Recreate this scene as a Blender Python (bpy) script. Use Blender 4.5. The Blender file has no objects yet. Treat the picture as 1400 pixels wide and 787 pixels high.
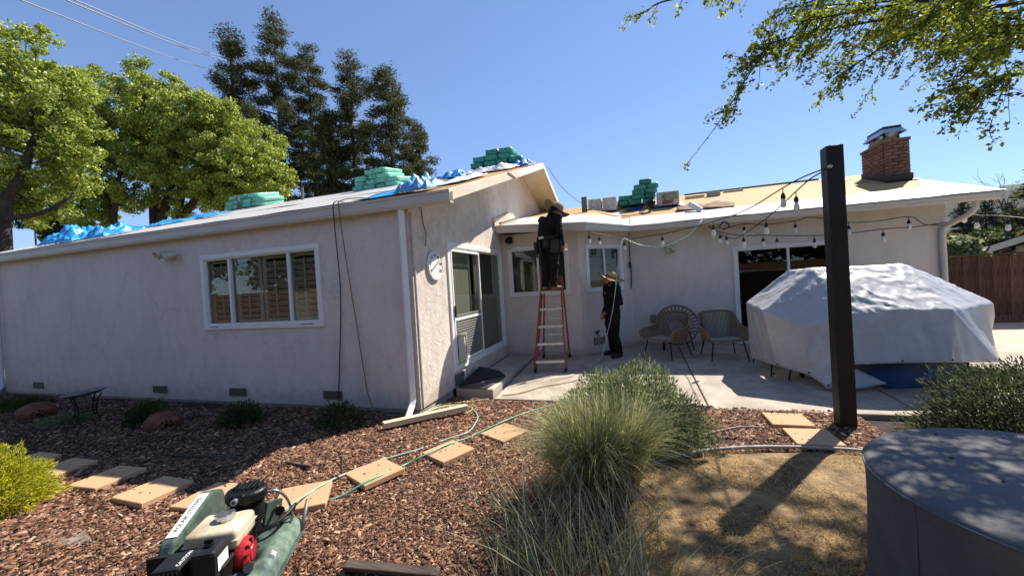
import bpy, bmesh, math, random
import numpy as np
from mathutils import Vector, Matrix, noise
random.seed(7)
rng = np.random.default_rng(7)
R = math.radians
scn = bpy.context.scene
COL = scn.collection

# ------------------------------------------------------------------ camera, sky, sun, exposure
EYE = Vector((0, 0, 1.6))
YAW, PITCH, ROLL, FOC = R(-17.516), R(-0.642), R(-3.481), 537.07 / 1400 * 36
fw = Vector((math.sin(YAW) * math.cos(PITCH), math.cos(YAW) * math.cos(PITCH), math.sin(PITCH)))
r0 = Vector((math.cos(YAW), -math.sin(YAW), 0)); u0 = r0.cross(fw)
cr = math.cos(ROLL) * r0 + math.sin(ROLL) * u0
cu = -math.sin(ROLL) * r0 + math.cos(ROLL) * u0
cam = bpy.data.cameras.new("camera"); cam.lens = FOC; cam.sensor_width = 36; cam.sensor_fit = 'HORIZONTAL'
cam.clip_start = 0.05; cam.clip_end = 20000
camo = bpy.data.objects.new("camera", cam); COL.objects.link(camo)
camo.matrix_world = Matrix(((cr.x, cu.x, -fw.x, EYE.x), (cr.y, cu.y, -fw.y, EYE.y), (cr.z, cu.z, -fw.z, EYE.z), (0, 0, 0, 1)))
scn.camera = camo

SUN_AZ, SUN_EL = R(35.5), R(48.0)
world = bpy.data.worlds.new("World"); scn.world = world; world.use_nodes = True
nt = world.node_tree; nt.nodes.clear()
sky = nt.nodes.new('ShaderNodeTexSky'); sky.sky_type = 'NISHITA'; sky.sun_disc = False
sky.sun_elevation = SUN_EL; sky.sun_rotation = SUN_AZ
sky.air_density = 0.8; sky.dust_density = 0.0; sky.ozone_density = 2.5; sky.altitude = 0
bg = nt.nodes.new('ShaderNodeBackground'); bg.inputs['Strength'].default_value = 0.135
wo = nt.nodes.new('ShaderNodeOutputWorld')
tint = nt.nodes.new('ShaderNodeMix'); tint.data_type = 'RGBA'; tint.blend_type = 'MULTIPLY'; tint.inputs[0].default_value = 1; tint.inputs[7].default_value = (.87, 1.01, 1.28, 1)
gam = nt.nodes.new('ShaderNodeGamma'); gam.inputs[1].default_value = .68
nt.links.new(sky.outputs[0], gam.inputs[0]); nt.links.new(gam.outputs[0], tint.inputs[6]); nt.links.new(tint.outputs[2], bg.inputs[0]); nt.links.new(bg.outputs[0], wo.inputs[0])
sun = bpy.data.lights.new("sun", 'SUN'); sun.energy = 5.0; sun.angle = R(0.5); sun.color = (1, .93, .82)
suno = bpy.data.objects.new("sun", sun); COL.objects.link(suno)
SV = Vector((math.sin(SUN_AZ) * math.cos(SUN_EL), math.cos(SUN_AZ) * math.cos(SUN_EL), math.sin(SUN_EL)))
suno.rotation_euler = SV.to_track_quat('Z', 'Y').to_euler(); suno.location = (0, 0, 30)
scn.view_settings.view_transform = 'Standard'; scn.view_settings.look = 'None'
scn.view_settings.exposure = 0.88; scn.view_settings.gamma = 1.0
scn.cycles.max_bounces = 8; scn.cycles.transparent_max_bounces = 16

def W(px, py, Y=None, X=None, Z=None):
    """a real place in the world: the sight line through a photo pixel met with a plane at that distance"""
    d = (px - 700) * cr - (py - 393.5) * cu + 537.07 * fw
    t = (Y / d.y) if Y is not None else ((X / d.x) if X is not None else (Z - EYE.z) / d.z)
    return EYE + t * d

# ------------------------------------------------------------------ materials
MATS = {}
def _new(name):
    m = bpy.data.materials.new(name); m.use_nodes = True
    n = m.node_tree.nodes; b = n['Principled BSDF']; return m, m.node_tree, b
def mat(name, col, rough=.6, metal=0., spec=.4, var=0., vscale=8., bump=0., bscale=60., col2=None, stretch=None, detail=6, rand=0., c2lo=.4, c2hi=.65):
    """plain procedural surface: base colour, mottling towards col2, fine relief"""
    if name in MATS: return MATS[name]
    m, t, b = _new(name); N = t.nodes.new; L = t.links.new
    b.inputs['Roughness'].default_value = rough; b.inputs['Metallic'].default_value = metal
    b.inputs['Specular IOR Level'].default_value = spec
    tc = N('ShaderNodeTexCoord'); src = tc.outputs['Object']
    if stretch:
        mp = N('ShaderNodeMapping'); mp.inputs['Scale'].default_value = stretch; L(src, mp.inputs[0]); src = mp.outputs[0]
    out = None
    if col2 is None: col2 = tuple(max(0, c * (1 - var)) for c in col)
    nz = N('ShaderNodeTexNoise'); nz.inputs['Scale'].default_value = vscale; nz.inputs['Detail'].default_value = detail
    nz.inputs['Roughness'].default_value = .65; L(src, nz.inputs['Vector'])
    rp = N('ShaderNodeValToRGB'); rp.color_ramp.elements[0].position = c2lo; rp.color_ramp.elements[1].position = c2hi
    rp.color_ramp.elements[0].color = (*col2, 1); rp.color_ramp.elements[1].color = (*col, 1)
    L(nz.outputs[0], rp.inputs[0]); out = rp.outputs[0]
    if rand:
        gi = N('ShaderNodeObjectInfo'); hs = N('ShaderNodeHueSaturation'); mr = N('ShaderNodeMapRange')
        mr.inputs['To Min'].default_value = 1 - rand; mr.inputs['To Max'].default_value = 1 + rand
        L(gi.outputs['Random'], mr.inputs[0]); L(mr.outputs[0], hs.inputs['Value']); L(out, hs.inputs['Color']); out = hs.outputs[0]
    L(out, b.inputs['Base Color'])
    if bump:
        n2 = N('ShaderNodeTexNoise'); n2.inputs['Scale'].default_value = bscale; n2.inputs['Detail'].default_value = 5
        L(src, n2.inputs['Vector']); bp = N('ShaderNodeBump'); bp.inputs['Strength'].default_value = bump
        bp.inputs['Distance'].default_value = .02; L(n2.outputs[0], bp.inputs['Height']); L(bp.outputs[0], b.inputs['Normal'])
    MATS[name] = m; return m
def islmat(name, stops, rough=.7, trans=0., spec=.2, tcol=None, gloss=None):
    """many small pieces in one mesh, each with a colour of its own"""
    if name in MATS: return MATS[name]
    m, t, b = _new(name); N = t.nodes.new; L = t.links.new
    g = N('ShaderNodeNewGeometry'); rp = N('ShaderNodeValToRGB'); cr_ = rp.color_ramp
    while len(cr_.elements) < len(stops): cr_.elements.new(.5)
    for e, (p, c) in zip(cr_.elements, stops): e.position = p; e.color = (*c, 1)
    L(g.outputs['Random Per Island'], rp.inputs[0]); L(rp.outputs[0], b.inputs['Base Color'])
    b.inputs['Roughness'].default_value = rough; b.inputs['Specular IOR Level'].default_value = spec
    if trans:
        tr = N('ShaderNodeBsdfTranslucent'); mx = N('ShaderNodeMixShader'); mx.inputs[0].default_value = trans
        hs = N('ShaderNodeHueSaturation'); hs.inputs['Value'].default_value = 1.6; hs.inputs['Saturation'].default_value = 1.1
        L(rp.outputs[0], hs.inputs['Color']); L(hs.outputs[0], tr.inputs[0])
        L(b.outputs[0], mx.inputs[1]); L(tr.outputs[0], mx.inputs[2]); L(mx.outputs[0], t.nodes['Material Output'].inputs[0])
    MATS[name] = m; return m
def glassmat(name, tint=(.55, .6, .58), base=.06, k=1.3):
    m, t, b = _new(name); N = t.nodes.new; L = t.links.new
    t.nodes.remove(b)
    tr = N('ShaderNodeBsdfTransparent'); tr.inputs[0].default_value = (*tint, 1)
    gl = N('ShaderNodeBsdfGlossy'); gl.inputs['Roughness'].default_value = .01; gl.inputs[0].default_value = (.9, .95, .95, 1)
    lw = N('ShaderNodeLayerWeight'); lw.inputs[0].default_value = .5
    pw = N('ShaderNodeMath'); pw.operation = 'POWER'; pw.inputs[1].default_value = 5; L(lw.outputs['Facing'], pw.inputs[0])
    mu = N('ShaderNodeMath'); mu.operation = 'MULTIPLY_ADD'; mu.inputs[1].default_value = .9 * k; mu.inputs[2].default_value = .045 * k + base; L(pw.outputs[0], mu.inputs[0])
    mx = N('ShaderNodeMixShader'); L(mu.outputs[0], mx.inputs[0]); L(tr.outputs[0], mx.inputs[1]); L(gl.outputs[0], mx.inputs[2])
    L(mx.outputs[0], t.nodes['Material Output'].inputs[0]); MATS[name] = m; return m
def stuccomat(name, col, dark, trowel):
    m, t, b = _new(name); N = t.nodes.new; L = t.links.new
    tc = N('ShaderNodeTexCoord')
    b.inputs['Roughness'].default_value = .9; b.inputs['Specular IOR Level'].default_value = .15
    mp = N('ShaderNodeMapping'); mp.inputs['Scale'].default_value = (1, 1, .9 if trowel else .4); L(tc.outputs['Object'], mp.inputs[0])
    n1 = N('ShaderNodeTexNoise'); n1.inputs['Scale'].default_value = 5; n1.inputs['Detail'].default_value = 8; n1.inputs['Roughness'].default_value = .75; L(mp.outputs[0], n1.inputs['Vector'])
    n3 = N('ShaderNodeTexNoise'); n3.inputs['Scale'].default_value = .9; n3.inputs['Detail'].default_value = 3; L(tc.outputs['Object'], n3.inputs['Vector'])
    ad = N('ShaderNodeMath'); ad.operation = 'MULTIPLY_ADD'; ad.inputs[1].default_value = .6; L(n3.outputs[0], ad.inputs[0]); L(n1.outputs[0], ad.inputs[2])
    rp = N('ShaderNodeValToRGB'); rp.color_ramp.elements[0].position = .62; rp.color_ramp.elements[1].position = .9
    rp.color_ramp.elements[0].color = (*dark, 1); rp.color_ramp.elements[1].color = (*col, 1); L(ad.outputs[0], rp.inputs[0])
    # earth splashed on the foot of the wall, a few rain runs and hairline cracks
    sx = N('ShaderNodeSeparateXYZ'); L(tc.outputs['Object'], sx.inputs[0])
    ns = N('ShaderNodeTexNoise'); ns.inputs['Scale'].default_value = 7; ns.inputs['Detail'].default_value = 5; L(tc.outputs['Object'], ns.inputs['Vector'])
    sp = N('ShaderNodeMath'); sp.operation = 'MULTIPLY_ADD'; sp.inputs[1].default_value = -.55; sp.inputs[2].default_value = .40; L(ns.outputs[0], sp.inputs[0])
    m1 = N('ShaderNodeMapRange'); m1.inputs['From Min'].default_value = .16; m1.inputs['From Max'].default_value = -.06; m1.inputs['To Max'].default_value = .38
    su = N('ShaderNodeMath'); su.operation = 'SUBTRACT'; L(sx.outputs[2], su.inputs[0]); L(sp.outputs[0], su.inputs[1]); L(su.outputs[0], m1.inputs[0])
    mxs = N('ShaderNodeMix'); mxs.data_type = 'RGBA'; mxs.inputs[7].default_value = (.30, .235, .19, 1); L(m1.outputs[0], mxs.inputs[0]); L(rp.outputs[0], mxs.inputs[6])
    vo = N('ShaderNodeTexVoronoi'); vo.feature = 'DISTANCE_TO_EDGE'; vo.inputs['Scale'].default_value = .55
    wv = N('ShaderNodeVectorMath'); wv.operation = 'MULTIPLY_ADD'; wv.inputs[1].default_value = (.5, .5, .5); L(n1.outputs['Color'], wv.inputs[0]); L(tc.outputs['Object'], wv.inputs[2]); L(wv.outputs[0], vo.inputs['Vector'])
    ck = N('ShaderNodeMapRange'); ck.inputs['From Min'].default_value = .0045; ck.inputs['From Max'].default_value = .001; ck.inputs['To Max'].default_value = .35; L(vo.outputs[0], ck.inputs[0])
    mxc = N('ShaderNodeMix'); mxc.data_type = 'RGBA'; mxc.inputs[7].default_value = (.2, .17, .15, 1); L(ck.outputs[0], mxc.inputs[0]); L(mxs.outputs[2], mxc.inputs[6])
    L(mxc.outputs[2], b.inputs['Base Color'])
    n2 = N('ShaderNodeTexNoise'); n2.inputs['Scale'].default_value = 11 if trowel else 40; n2.inputs['Detail'].default_value = 6; n2.inputs['Distortion'].default_value = 1.2 if trowel else .2
    L(tc.outputs['Object'], n2.inputs['Vector'])
    bp = N('ShaderNodeBump'); bp.inputs['Strength'].default_value = .5 if trowel else .4; bp.inputs['Distance'].default_value = .02
    L(n2.outputs[0], bp.inputs['Height']); L(bp.outputs[0], b.inputs['Normal']); MATS[name] = m; return m

STUCCO = stuccomat('stucco', (.69, .635, .585), (.60, .55, .51), False)
STUCCO_T = stuccomat('stucco_trowelled', (.70, .625, .545), (.54, .47, .40), True)
WHITE = mat('white_vinyl', (.78, .78, .77), .45, var=.06, vscale=3)
GUTTER = mat('gutter_paint', (.60, .56, .50), .5, var=.1, vscale=2.5, bump=.05)
FASCIA = mat('fascia_wood_paint', (.72, .60, .47), .7, var=.14, vscale=5, bump=.15, stretch=(1, .3, 1))
TRIMW = mat('white_paint_wood', (.72, .69, .63), .6, var=.1, vscale=4, bump=.1)
CONC_F = mat('foundation_concrete', (.42, .37, .32), .9, var=.35, vscale=5, bump=.3)
VENT = mat('vent_metal', (.16, .15, .15), .6, .3, var=.3, vscale=20)
OSBM = None
def osbmat():
    m, t, b = _new('osb_sheathing'); N = t.nodes.new; L = t.links.new
    tc = N('ShaderNodeTexCoord'); b.inputs['Roughness'].default_value = .8
    oi = N('ShaderNodeObjectInfo')
    ad = N('ShaderNodeVectorMath'); ad.operation = 'ADD'; L(tc.outputs['Object'], ad.inputs[0]); L(oi.outputs['Random'], ad.inputs[1])
    mp = N('ShaderNodeMapping'); mp.inputs['Scale'].default_value = (9, 22, 22); L(ad.outputs[0], mp.inputs[0])
    v = N('ShaderNodeTexVoronoi'); v.inputs['Scale'].default_value = 1.6; L(mp.outputs[0], v.inputs['Vector'])
    rp = N('ShaderNodeValToRGB'); e = rp.color_ramp.elements; e[0].color = (.33, .18, .055, 1); e[1].color = (.54, .335, .12, 1)
    sp = N('ShaderNodeSeparateColor'); L(v.outputs['Color'], sp.inputs[0]); L(sp.outputs[0], rp.inputs[0])
    hs = N('ShaderNodeHueSaturation'); mr = N('ShaderNodeMapRange'); mr.inputs['To Min'].default_value = .88; mr.inputs['To Max'].default_value = 1.08
    L(oi.outputs['Random'], mr.inputs[0]); L(mr.outputs[0], hs.inputs['Value']); L(rp.outputs[0], hs.inputs['Color']); L(hs.outputs[0], b.inputs['Base Color'])
    bp = N('ShaderNodeBump'); bp.inputs['Strength'].default_value = .3; bp.inputs['Distance'].default_value = .01; L(sp.outputs[1], bp.inputs['Height']); L(bp.outputs[0], b.inputs['Normal'])
    MATS['osb'] = m; return m
OSBM = osbmat()
def feltmat():
    """white synthetic roof underlayment with rows of faint grey-blue printing"""
    m, t, b = _new('underlayment'); N = t.nodes.new; L = t.links.new
    tc = N('ShaderNodeTexCoord'); b.inputs['Roughness'].default_value = .6
    sx = N('ShaderNodeSeparateXYZ'); L(tc.outputs['Object'], sx.inputs[0])
    wy = N('ShaderNodeMath'); wy.operation = 'PINGPONG'; wy.inputs[1].default_value = .2; L(sx.outputs[1], wy.inputs[0])
    gt = N('ShaderNodeMath'); gt.operation = 'GREATER_THAN'; gt.inputs[1].default_value = .165; L(wy.outputs[0], gt.inputs[0])
    mp = N('ShaderNodeMapping'); mp.inputs['Scale'].default_value = (28, 6, 6); L(tc.outputs['Object'], mp.inputs[0])
    nz = N('ShaderNodeTexNoise'); nz.inputs['Scale'].default_value = 1; nz.inputs['Detail'].default_value = 2; L(mp.outputs[0], nz.inputs['Vector'])
    g2 = N('ShaderNodeMath'); g2.operation = 'GREATER_THAN'; g2.inputs[1].default_value = .52; L(nz.outputs[0], g2.inputs[0])
    n3 = N('ShaderNodeTexNoise'); n3.inputs['Scale'].default_value = 1.3; L(tc.outputs['Object'], n3.inputs['Vector'])
    g3 = N('ShaderNodeMath'); g3.operation = 'GREATER_THAN'; g3.inputs[1].default_value = .42; L(n3.outputs[0], g3.inputs[0])
    mu = N('ShaderNodeMath'); mu.operation = 'MULTIPLY'; L(gt.outputs[0], mu.inputs[0]); L(g2.outputs[0], mu.inputs[1])
    m2 = N('ShaderNodeMath'); m2.operation = 'MULTIPLY'; L(mu.outputs[0], m2.inputs[0]); L(g3.outputs[0], m2.inputs[1])
    m3 = N('ShaderNodeMath'); m3.operation = 'MULTIPLY'; m3.inputs[1].default_value = .6; L(m2.outputs[0], m3.inputs[0])
    mx = N('ShaderNodeMix'); mx.data_type = 'RGBA'; mx.inputs[6].default_value = (.50, .485, .46, 1); mx.inputs[7].default_value = (.3, .34, .4, 1)
    L(m3.outputs[0], mx.inputs[0]); L(mx.outputs[2], b.inputs['Base Color'])
    n4 = N('ShaderNodeTexNoise'); n4.inputs['Scale'].default_value = 3; n4.inputs['Detail'].default_value = 3; L(tc.outputs['Object'], n4.inputs['Vector'])
    bp = N('ShaderNodeBump'); bp.inputs['Strength'].default_value = .5; bp.inputs['Distance'].default_value = .05; L(n4.outputs[0], bp.inputs['Height']); L(bp.outputs[0], b.inputs['Normal'])
    MATS['felt'] = m; return m
FELT = feltmat()
GLASS = glassmat('window_glass', (.80, .82, .78), .0, 1.0)
GLASS_D = glassmat('dark_door_glass', (.62, .63, .60), .0, .9)
BULBG = mat('frosted_bulb', (.82, .81, .77), .25, var=.1)
LANTG = glassmat('lantern_glass', (.9, .9, .87), .12)
BLIND = mat('shutter_paint', (.56, .50, .44), .6, var=.15)
BLIND_D = mat('grey_blind', (.36, .36, .34), .6, var=.15)
CURTAIN = mat('curtain_cloth', (.42, .40, .34), .8, var=.2, vscale=6, stretch=(1, 6, .4))
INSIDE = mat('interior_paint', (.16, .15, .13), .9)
DARK = mat('black_plastic', (.015, .015, .016), .45, var=.3)
BLACKM = mat('black_metal', (.018, .017, .017), .4, .5, var=.3)
STEEL = mat('galvanised_steel', (.5, .52, .54), .3, .85, var=.25, vscale=10)
ALU = mat('ladder_aluminium', (.62, .64, .66), .4, .6, var=.2, vscale=14)
REDR = mat('red_fibreglass', (.34, .055, .03), .45, var=.35, vscale=9)
BRICK = mat('chimney_brick', (.225, .118, .07), .85, var=.45, vscale=9, bump=.3, rand=.25)
MORTAR = mat('mortar', (.10, .075, .06), .95, var=.3, bump=.3)
PAVER = mat('tan_concrete_paver', (.51, .315, .175), .9, col2=(.34, .20, .11), vscale=70, bump=.35, bscale=160, rand=.05, c2lo=.30, c2hi=.42)
PATIO = mat('patio_concrete', (.48, .41, .33), .85, col2=(.31, .26, .205), vscale=2.6, bump=.3, bscale=50, detail=10)
STEPC = mat('landing_concrete', (.47, .41, .34), .85, col2=(.36, .31, .25), vscale=3, bump=.25, detail=9)
POST = mat('dark_stained_post', (.013, .0075, .0055), .5, var=.45, vscale=6, bump=.25, bscale=30, stretch=(6, 6, .4))
GREENP = mat('green_machine_paint', (.075, .125, .098), .5, col2=(.04, .06, .048), vscale=13, detail=9, bump=.08)
GREENT = mat('worn_green_tank_paint', (.17, .245, .195), .42, col2=(.085, .115, .085), vscale=11, bump=.06, detail=9)
CASTI = mat('dark_cast_iron', (.007, .010, .009), .45, .2, var=.4, vscale=20, bump=.15)
CREAM = mat('cream_fuel_tank', (.62, .55, .42), .4, col2=(.40, .32, .19), vscale=6, detail=8)
RED = mat('red_engine_shroud', (.45, .018, .022), .4, var=.3)
LABELW = mat('white_label', (.75, .75, .72), .5, var=.1)
INKB = mat('ink_black', (.03, .03, .03), .6)
INKW = mat('ink_white', (.8, .8, .78), .6)
TARPG = mat('grey_tarp', (.50, .50, .505), .36, col2=(.42, .423, .43), vscale=3.5, bump=.3, bscale=11, spec=.5)
def crinkle(m, scale, strength):
    t = m.node_tree; b = t.nodes['Principled BSDF']; N = t.nodes.new; old = b.inputs['Normal'].links[0].from_socket
    tc = N('ShaderNodeTexCoord'); nz = N('ShaderNodeTexNoise'); nz.noise_type = 'RIDGED_MULTIFRACTAL'; nz.inputs['Scale'].default_value = scale; nz.inputs['Detail'].default_value = 3; nz.inputs['Distortion'].default_value = .4
    t.links.new(tc.outputs['Object'], nz.inputs['Vector']); bp = N('ShaderNodeBump'); bp.inputs['Strength'].default_value = strength; bp.inputs['Distance'].default_value = .03
    t.links.new(nz.outputs[0], bp.inputs['Height']); t.links.new(old, bp.inputs['Normal']); t.links.new(bp.outputs[0], b.inputs['Normal'])
crinkle(TARPG, 2.6, .45)
TARPB = mat('blue_tarp', (.035, .24, .56), .4, col2=(.015, .16, .42), vscale=5, bump=.3, bscale=12)
TARPD = mat('dark_blue_tarp', (.012, .06, .2), .5, var=.35, vscale=4, bump=.3, bscale=10)
COVER = mat('grey_furniture_cover', (.112, .110, .114), .8, col2=(.088, .087, .09), vscale=5, bump=.35, bscale=22)
WRAPG = mat('green_shingle_wrap', (.055, .30, .20), .35, col2=(.02, .13, .095), vscale=10, rand=.22, c2lo=.3, c2hi=.6)
WRAPL = mat('pale_green_shingle_wrap', (.22, .56, .40), .35, col2=(.05, .32, .22), vscale=12, rand=.2, c2lo=.3, c2hi=.6)
BOXW = mat('white_wrapped_box', (.62, .60, .56), .55, col2=(.45, .43, .4), vscale=9)
CARD = mat('cardboard', (.30, .16, .075), .8, var=.4, vscale=8)
LUMBER = mat('pale_lumber', (.66, .58, .38), .75, col2=(.55, .46, .28), vscale=7, stretch=(.6, 6, 6), bump=.1)
WEATHER = mat('weathered_wood', (.21, .18, .15), .9, var=.5, vscale=7, stretch=(.6, 6, 6), bump=.2)
FENCEW = mat('redwood_fence_board', (.15, .078, .046), .85, col2=(.05, .027, .018), vscale=7, stretch=(5, 5, .5), bump=.25, rand=.45)
RUST = mat('rusty_terracotta', (.22, .085, .045), .85, var=.45, vscale=9, bump=.3)
WICK = mat('tan_wicker', (.24, .185, .125), .65, var=.35, vscale=40)
CUSH = mat('pale_seat_cord', (.50, .40, .33), .8, var=.4, vscale=20)
HOSEG = mat('green_air_hose', (.13, .34, .22), .35, var=.15)
HOSEP = mat('pale_green_hose', (.36, .52, .42), .35, var=.12)
CORDY = mat('yellow_cord', (.42, .38, .12), .5, var=.2)
CORDB = mat('brown_extension_cord', (.26, .17, .07), .5, var=.2)
GREYH = mat('grey_edging_pipe', (.36, .34, .31), .6, var=.3, vscale=10)
MATB = mat('black_doormat', (.028, .027, .026), .95, var=.3, vscale=60, bump=.6, bscale=200)
MATU = mat('doormat_rubber_back', (.16, .145, .125), .85, col2=(.06, .055, .05), vscale=60, bump=.6, bscale=160)
FLAG = mat('grey_flagstone', (.21, .185, .155), .9, var=.25, vscale=8, bump=.3)
CLOTHK = mat('black_cloth', (.016, .016, .0175), .9, var=.4, vscale=9, bump=.4, bscale=25, spec=.15)
TROUS = mat('black_work_trousers', (.019, .018, .0185), .9, var=.45, vscale=7, bump=.4, bscale=22, spec=.15)
SKIN = mat('skin', (.44, .235, .155), .55, var=.1)
HAIR = mat('black_hair', (.012, .009, .008), .6)
STRAW = mat('straw_hat', (.47, .34, .17), .75, var=.25, vscale=50, bump=.3, bscale=150)
STRAWD = mat('worn_straw_hat', (.33, .235, .14), .75, var=.3, vscale=40, bump=.3, bscale=150)
LEATH = mat('tan_boot_leather', (.17, .09, .045), .7, var=.3)
LEATHB = mat('dark_tool_leather', (.03, .024, .02), .65, var=.4, bump=.2)
BARK = mat('bark', (.075, .055, .042), .9, col2=(.04, .03, .024), vscale=5, stretch=(3, 3, .6), bump=.6, bscale=12)
TWIG = mat('twig_bark', (.045, .033, .026), .85, var=.3)
ASPH = mat('asphalt_shingles', (.055, .05, .047), .9, var=.35, vscale=20)
WIREW = mat('power_wire', (.30, .30, .31), .5)
CREAML = mat('cream_lamp', (.62, .58, .45), .5, var=.15)
LEAF_S = islmat('sunny_leaf', [(0, (.09, .13, .02)), (.35, (.20, .25, .04)), (.75, (.33, .37, .075)), (1, (.50, .51, .20))], .36, .45, .5)
LEAF_O = islmat('maple_leaf', [(0, (.06, .09, .014)), (.5, (.16, .19, .03)), (.85, (.28, .29, .05)), (1, (.42, .40, .08))], .45, .5)
LEAF_D = islmat('dark_leaf', [(0, (.025, .045, .012)), (.5, (.045, .075, .018)), (1, (.08, .11, .03))], .6, .3)
NEEDLE = islmat('redwood_needle', [(0, (.022, .032, .016)), (.5, (.062, .075, .032)), (.85, (.12, .12, .05)), (1, (.20, .17, .075))], .7, .25)
NEEDLE2 = islmat('far_conifer_needle', [(0, (.03, .04, .028)), (1, (.06, .07, .045))], .8, .2)
YELLOWL = islmat('golden_foliage', [(0, (.22, .25, .02)), (.5, (.42, .42, .045)), (1, (.62, .57, .11))], .55, .4)
SILVERL = islmat('silver_green_leaf', [(0, (.09, .115, .055)), (.5, (.17, .2, .10)), (1, (.3, .32, .17))], .6, .3)
HEDGEL = islmat('dark_hedge_leaf', [(0, (.022, .032, .015)), (.5, (.05, .065, .03)), (1, (.15, .165, .09))], .55, .25)
GRASSG = islmat('ornamental_grass', [(0, (.12, .14, .05)), (.4, (.27, .28, .115)), (.75, (.44, .42, .20)), (1, (.62, .57, .36))], .42, .35)
GRASSF = islmat('tall_grass', [(0, (.10, .11, .055)), (.5, (.21, .215, .11)), (.85, (.38, .36, .22)), (1, (.60, .55, .40))], .5, .25)
STRAWG = islmat('dry_lawn_blade', [(0, (.22, .13, .05)), (.5, (.42, .28, .12)), (1, (.62, .46, .23))], .7, .2)
CHIP = islmat('bark_chip', [(0, (.040, .018, .011)), (.35, (.12, .055, .034)), (.7, (.225, .112, .066)), (.93, (.36, .21, .135)), (1, (.52, .36, .25))], .8, 0)
MULCH = mat('mulch_soil', (.06, .03, .022), .95, col2=(.012, .007, .006), vscale=25, bump=.8, bscale=45)
LAWN = mat('dry_lawn_soil', (.36, .24, .11), .95, col2=(.13, .085, .045), vscale=4.5, detail=9, bump=.7, bscale=60)
GROUND = mat('dry_earth', (.26, .21, .10), .95, col2=(.15, .15, .05), vscale=.15, bump=.4, bscale=3)
DRIVE = mat('driveway_concrete', (.52, .42, .31), .85, col2=(.44, .35, .25), vscale=1.5, bump=.2, detail=9)
HILL = mat('far_hill_scrub', (.075, .09, .07), 1., col2=(.05, .065, .055), vscale=.012)
YBUSH = islmat('yellow_bush', [(0, (.10, .085, .025)), (1, (.26, .20, .05))], .7, .3)

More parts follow.
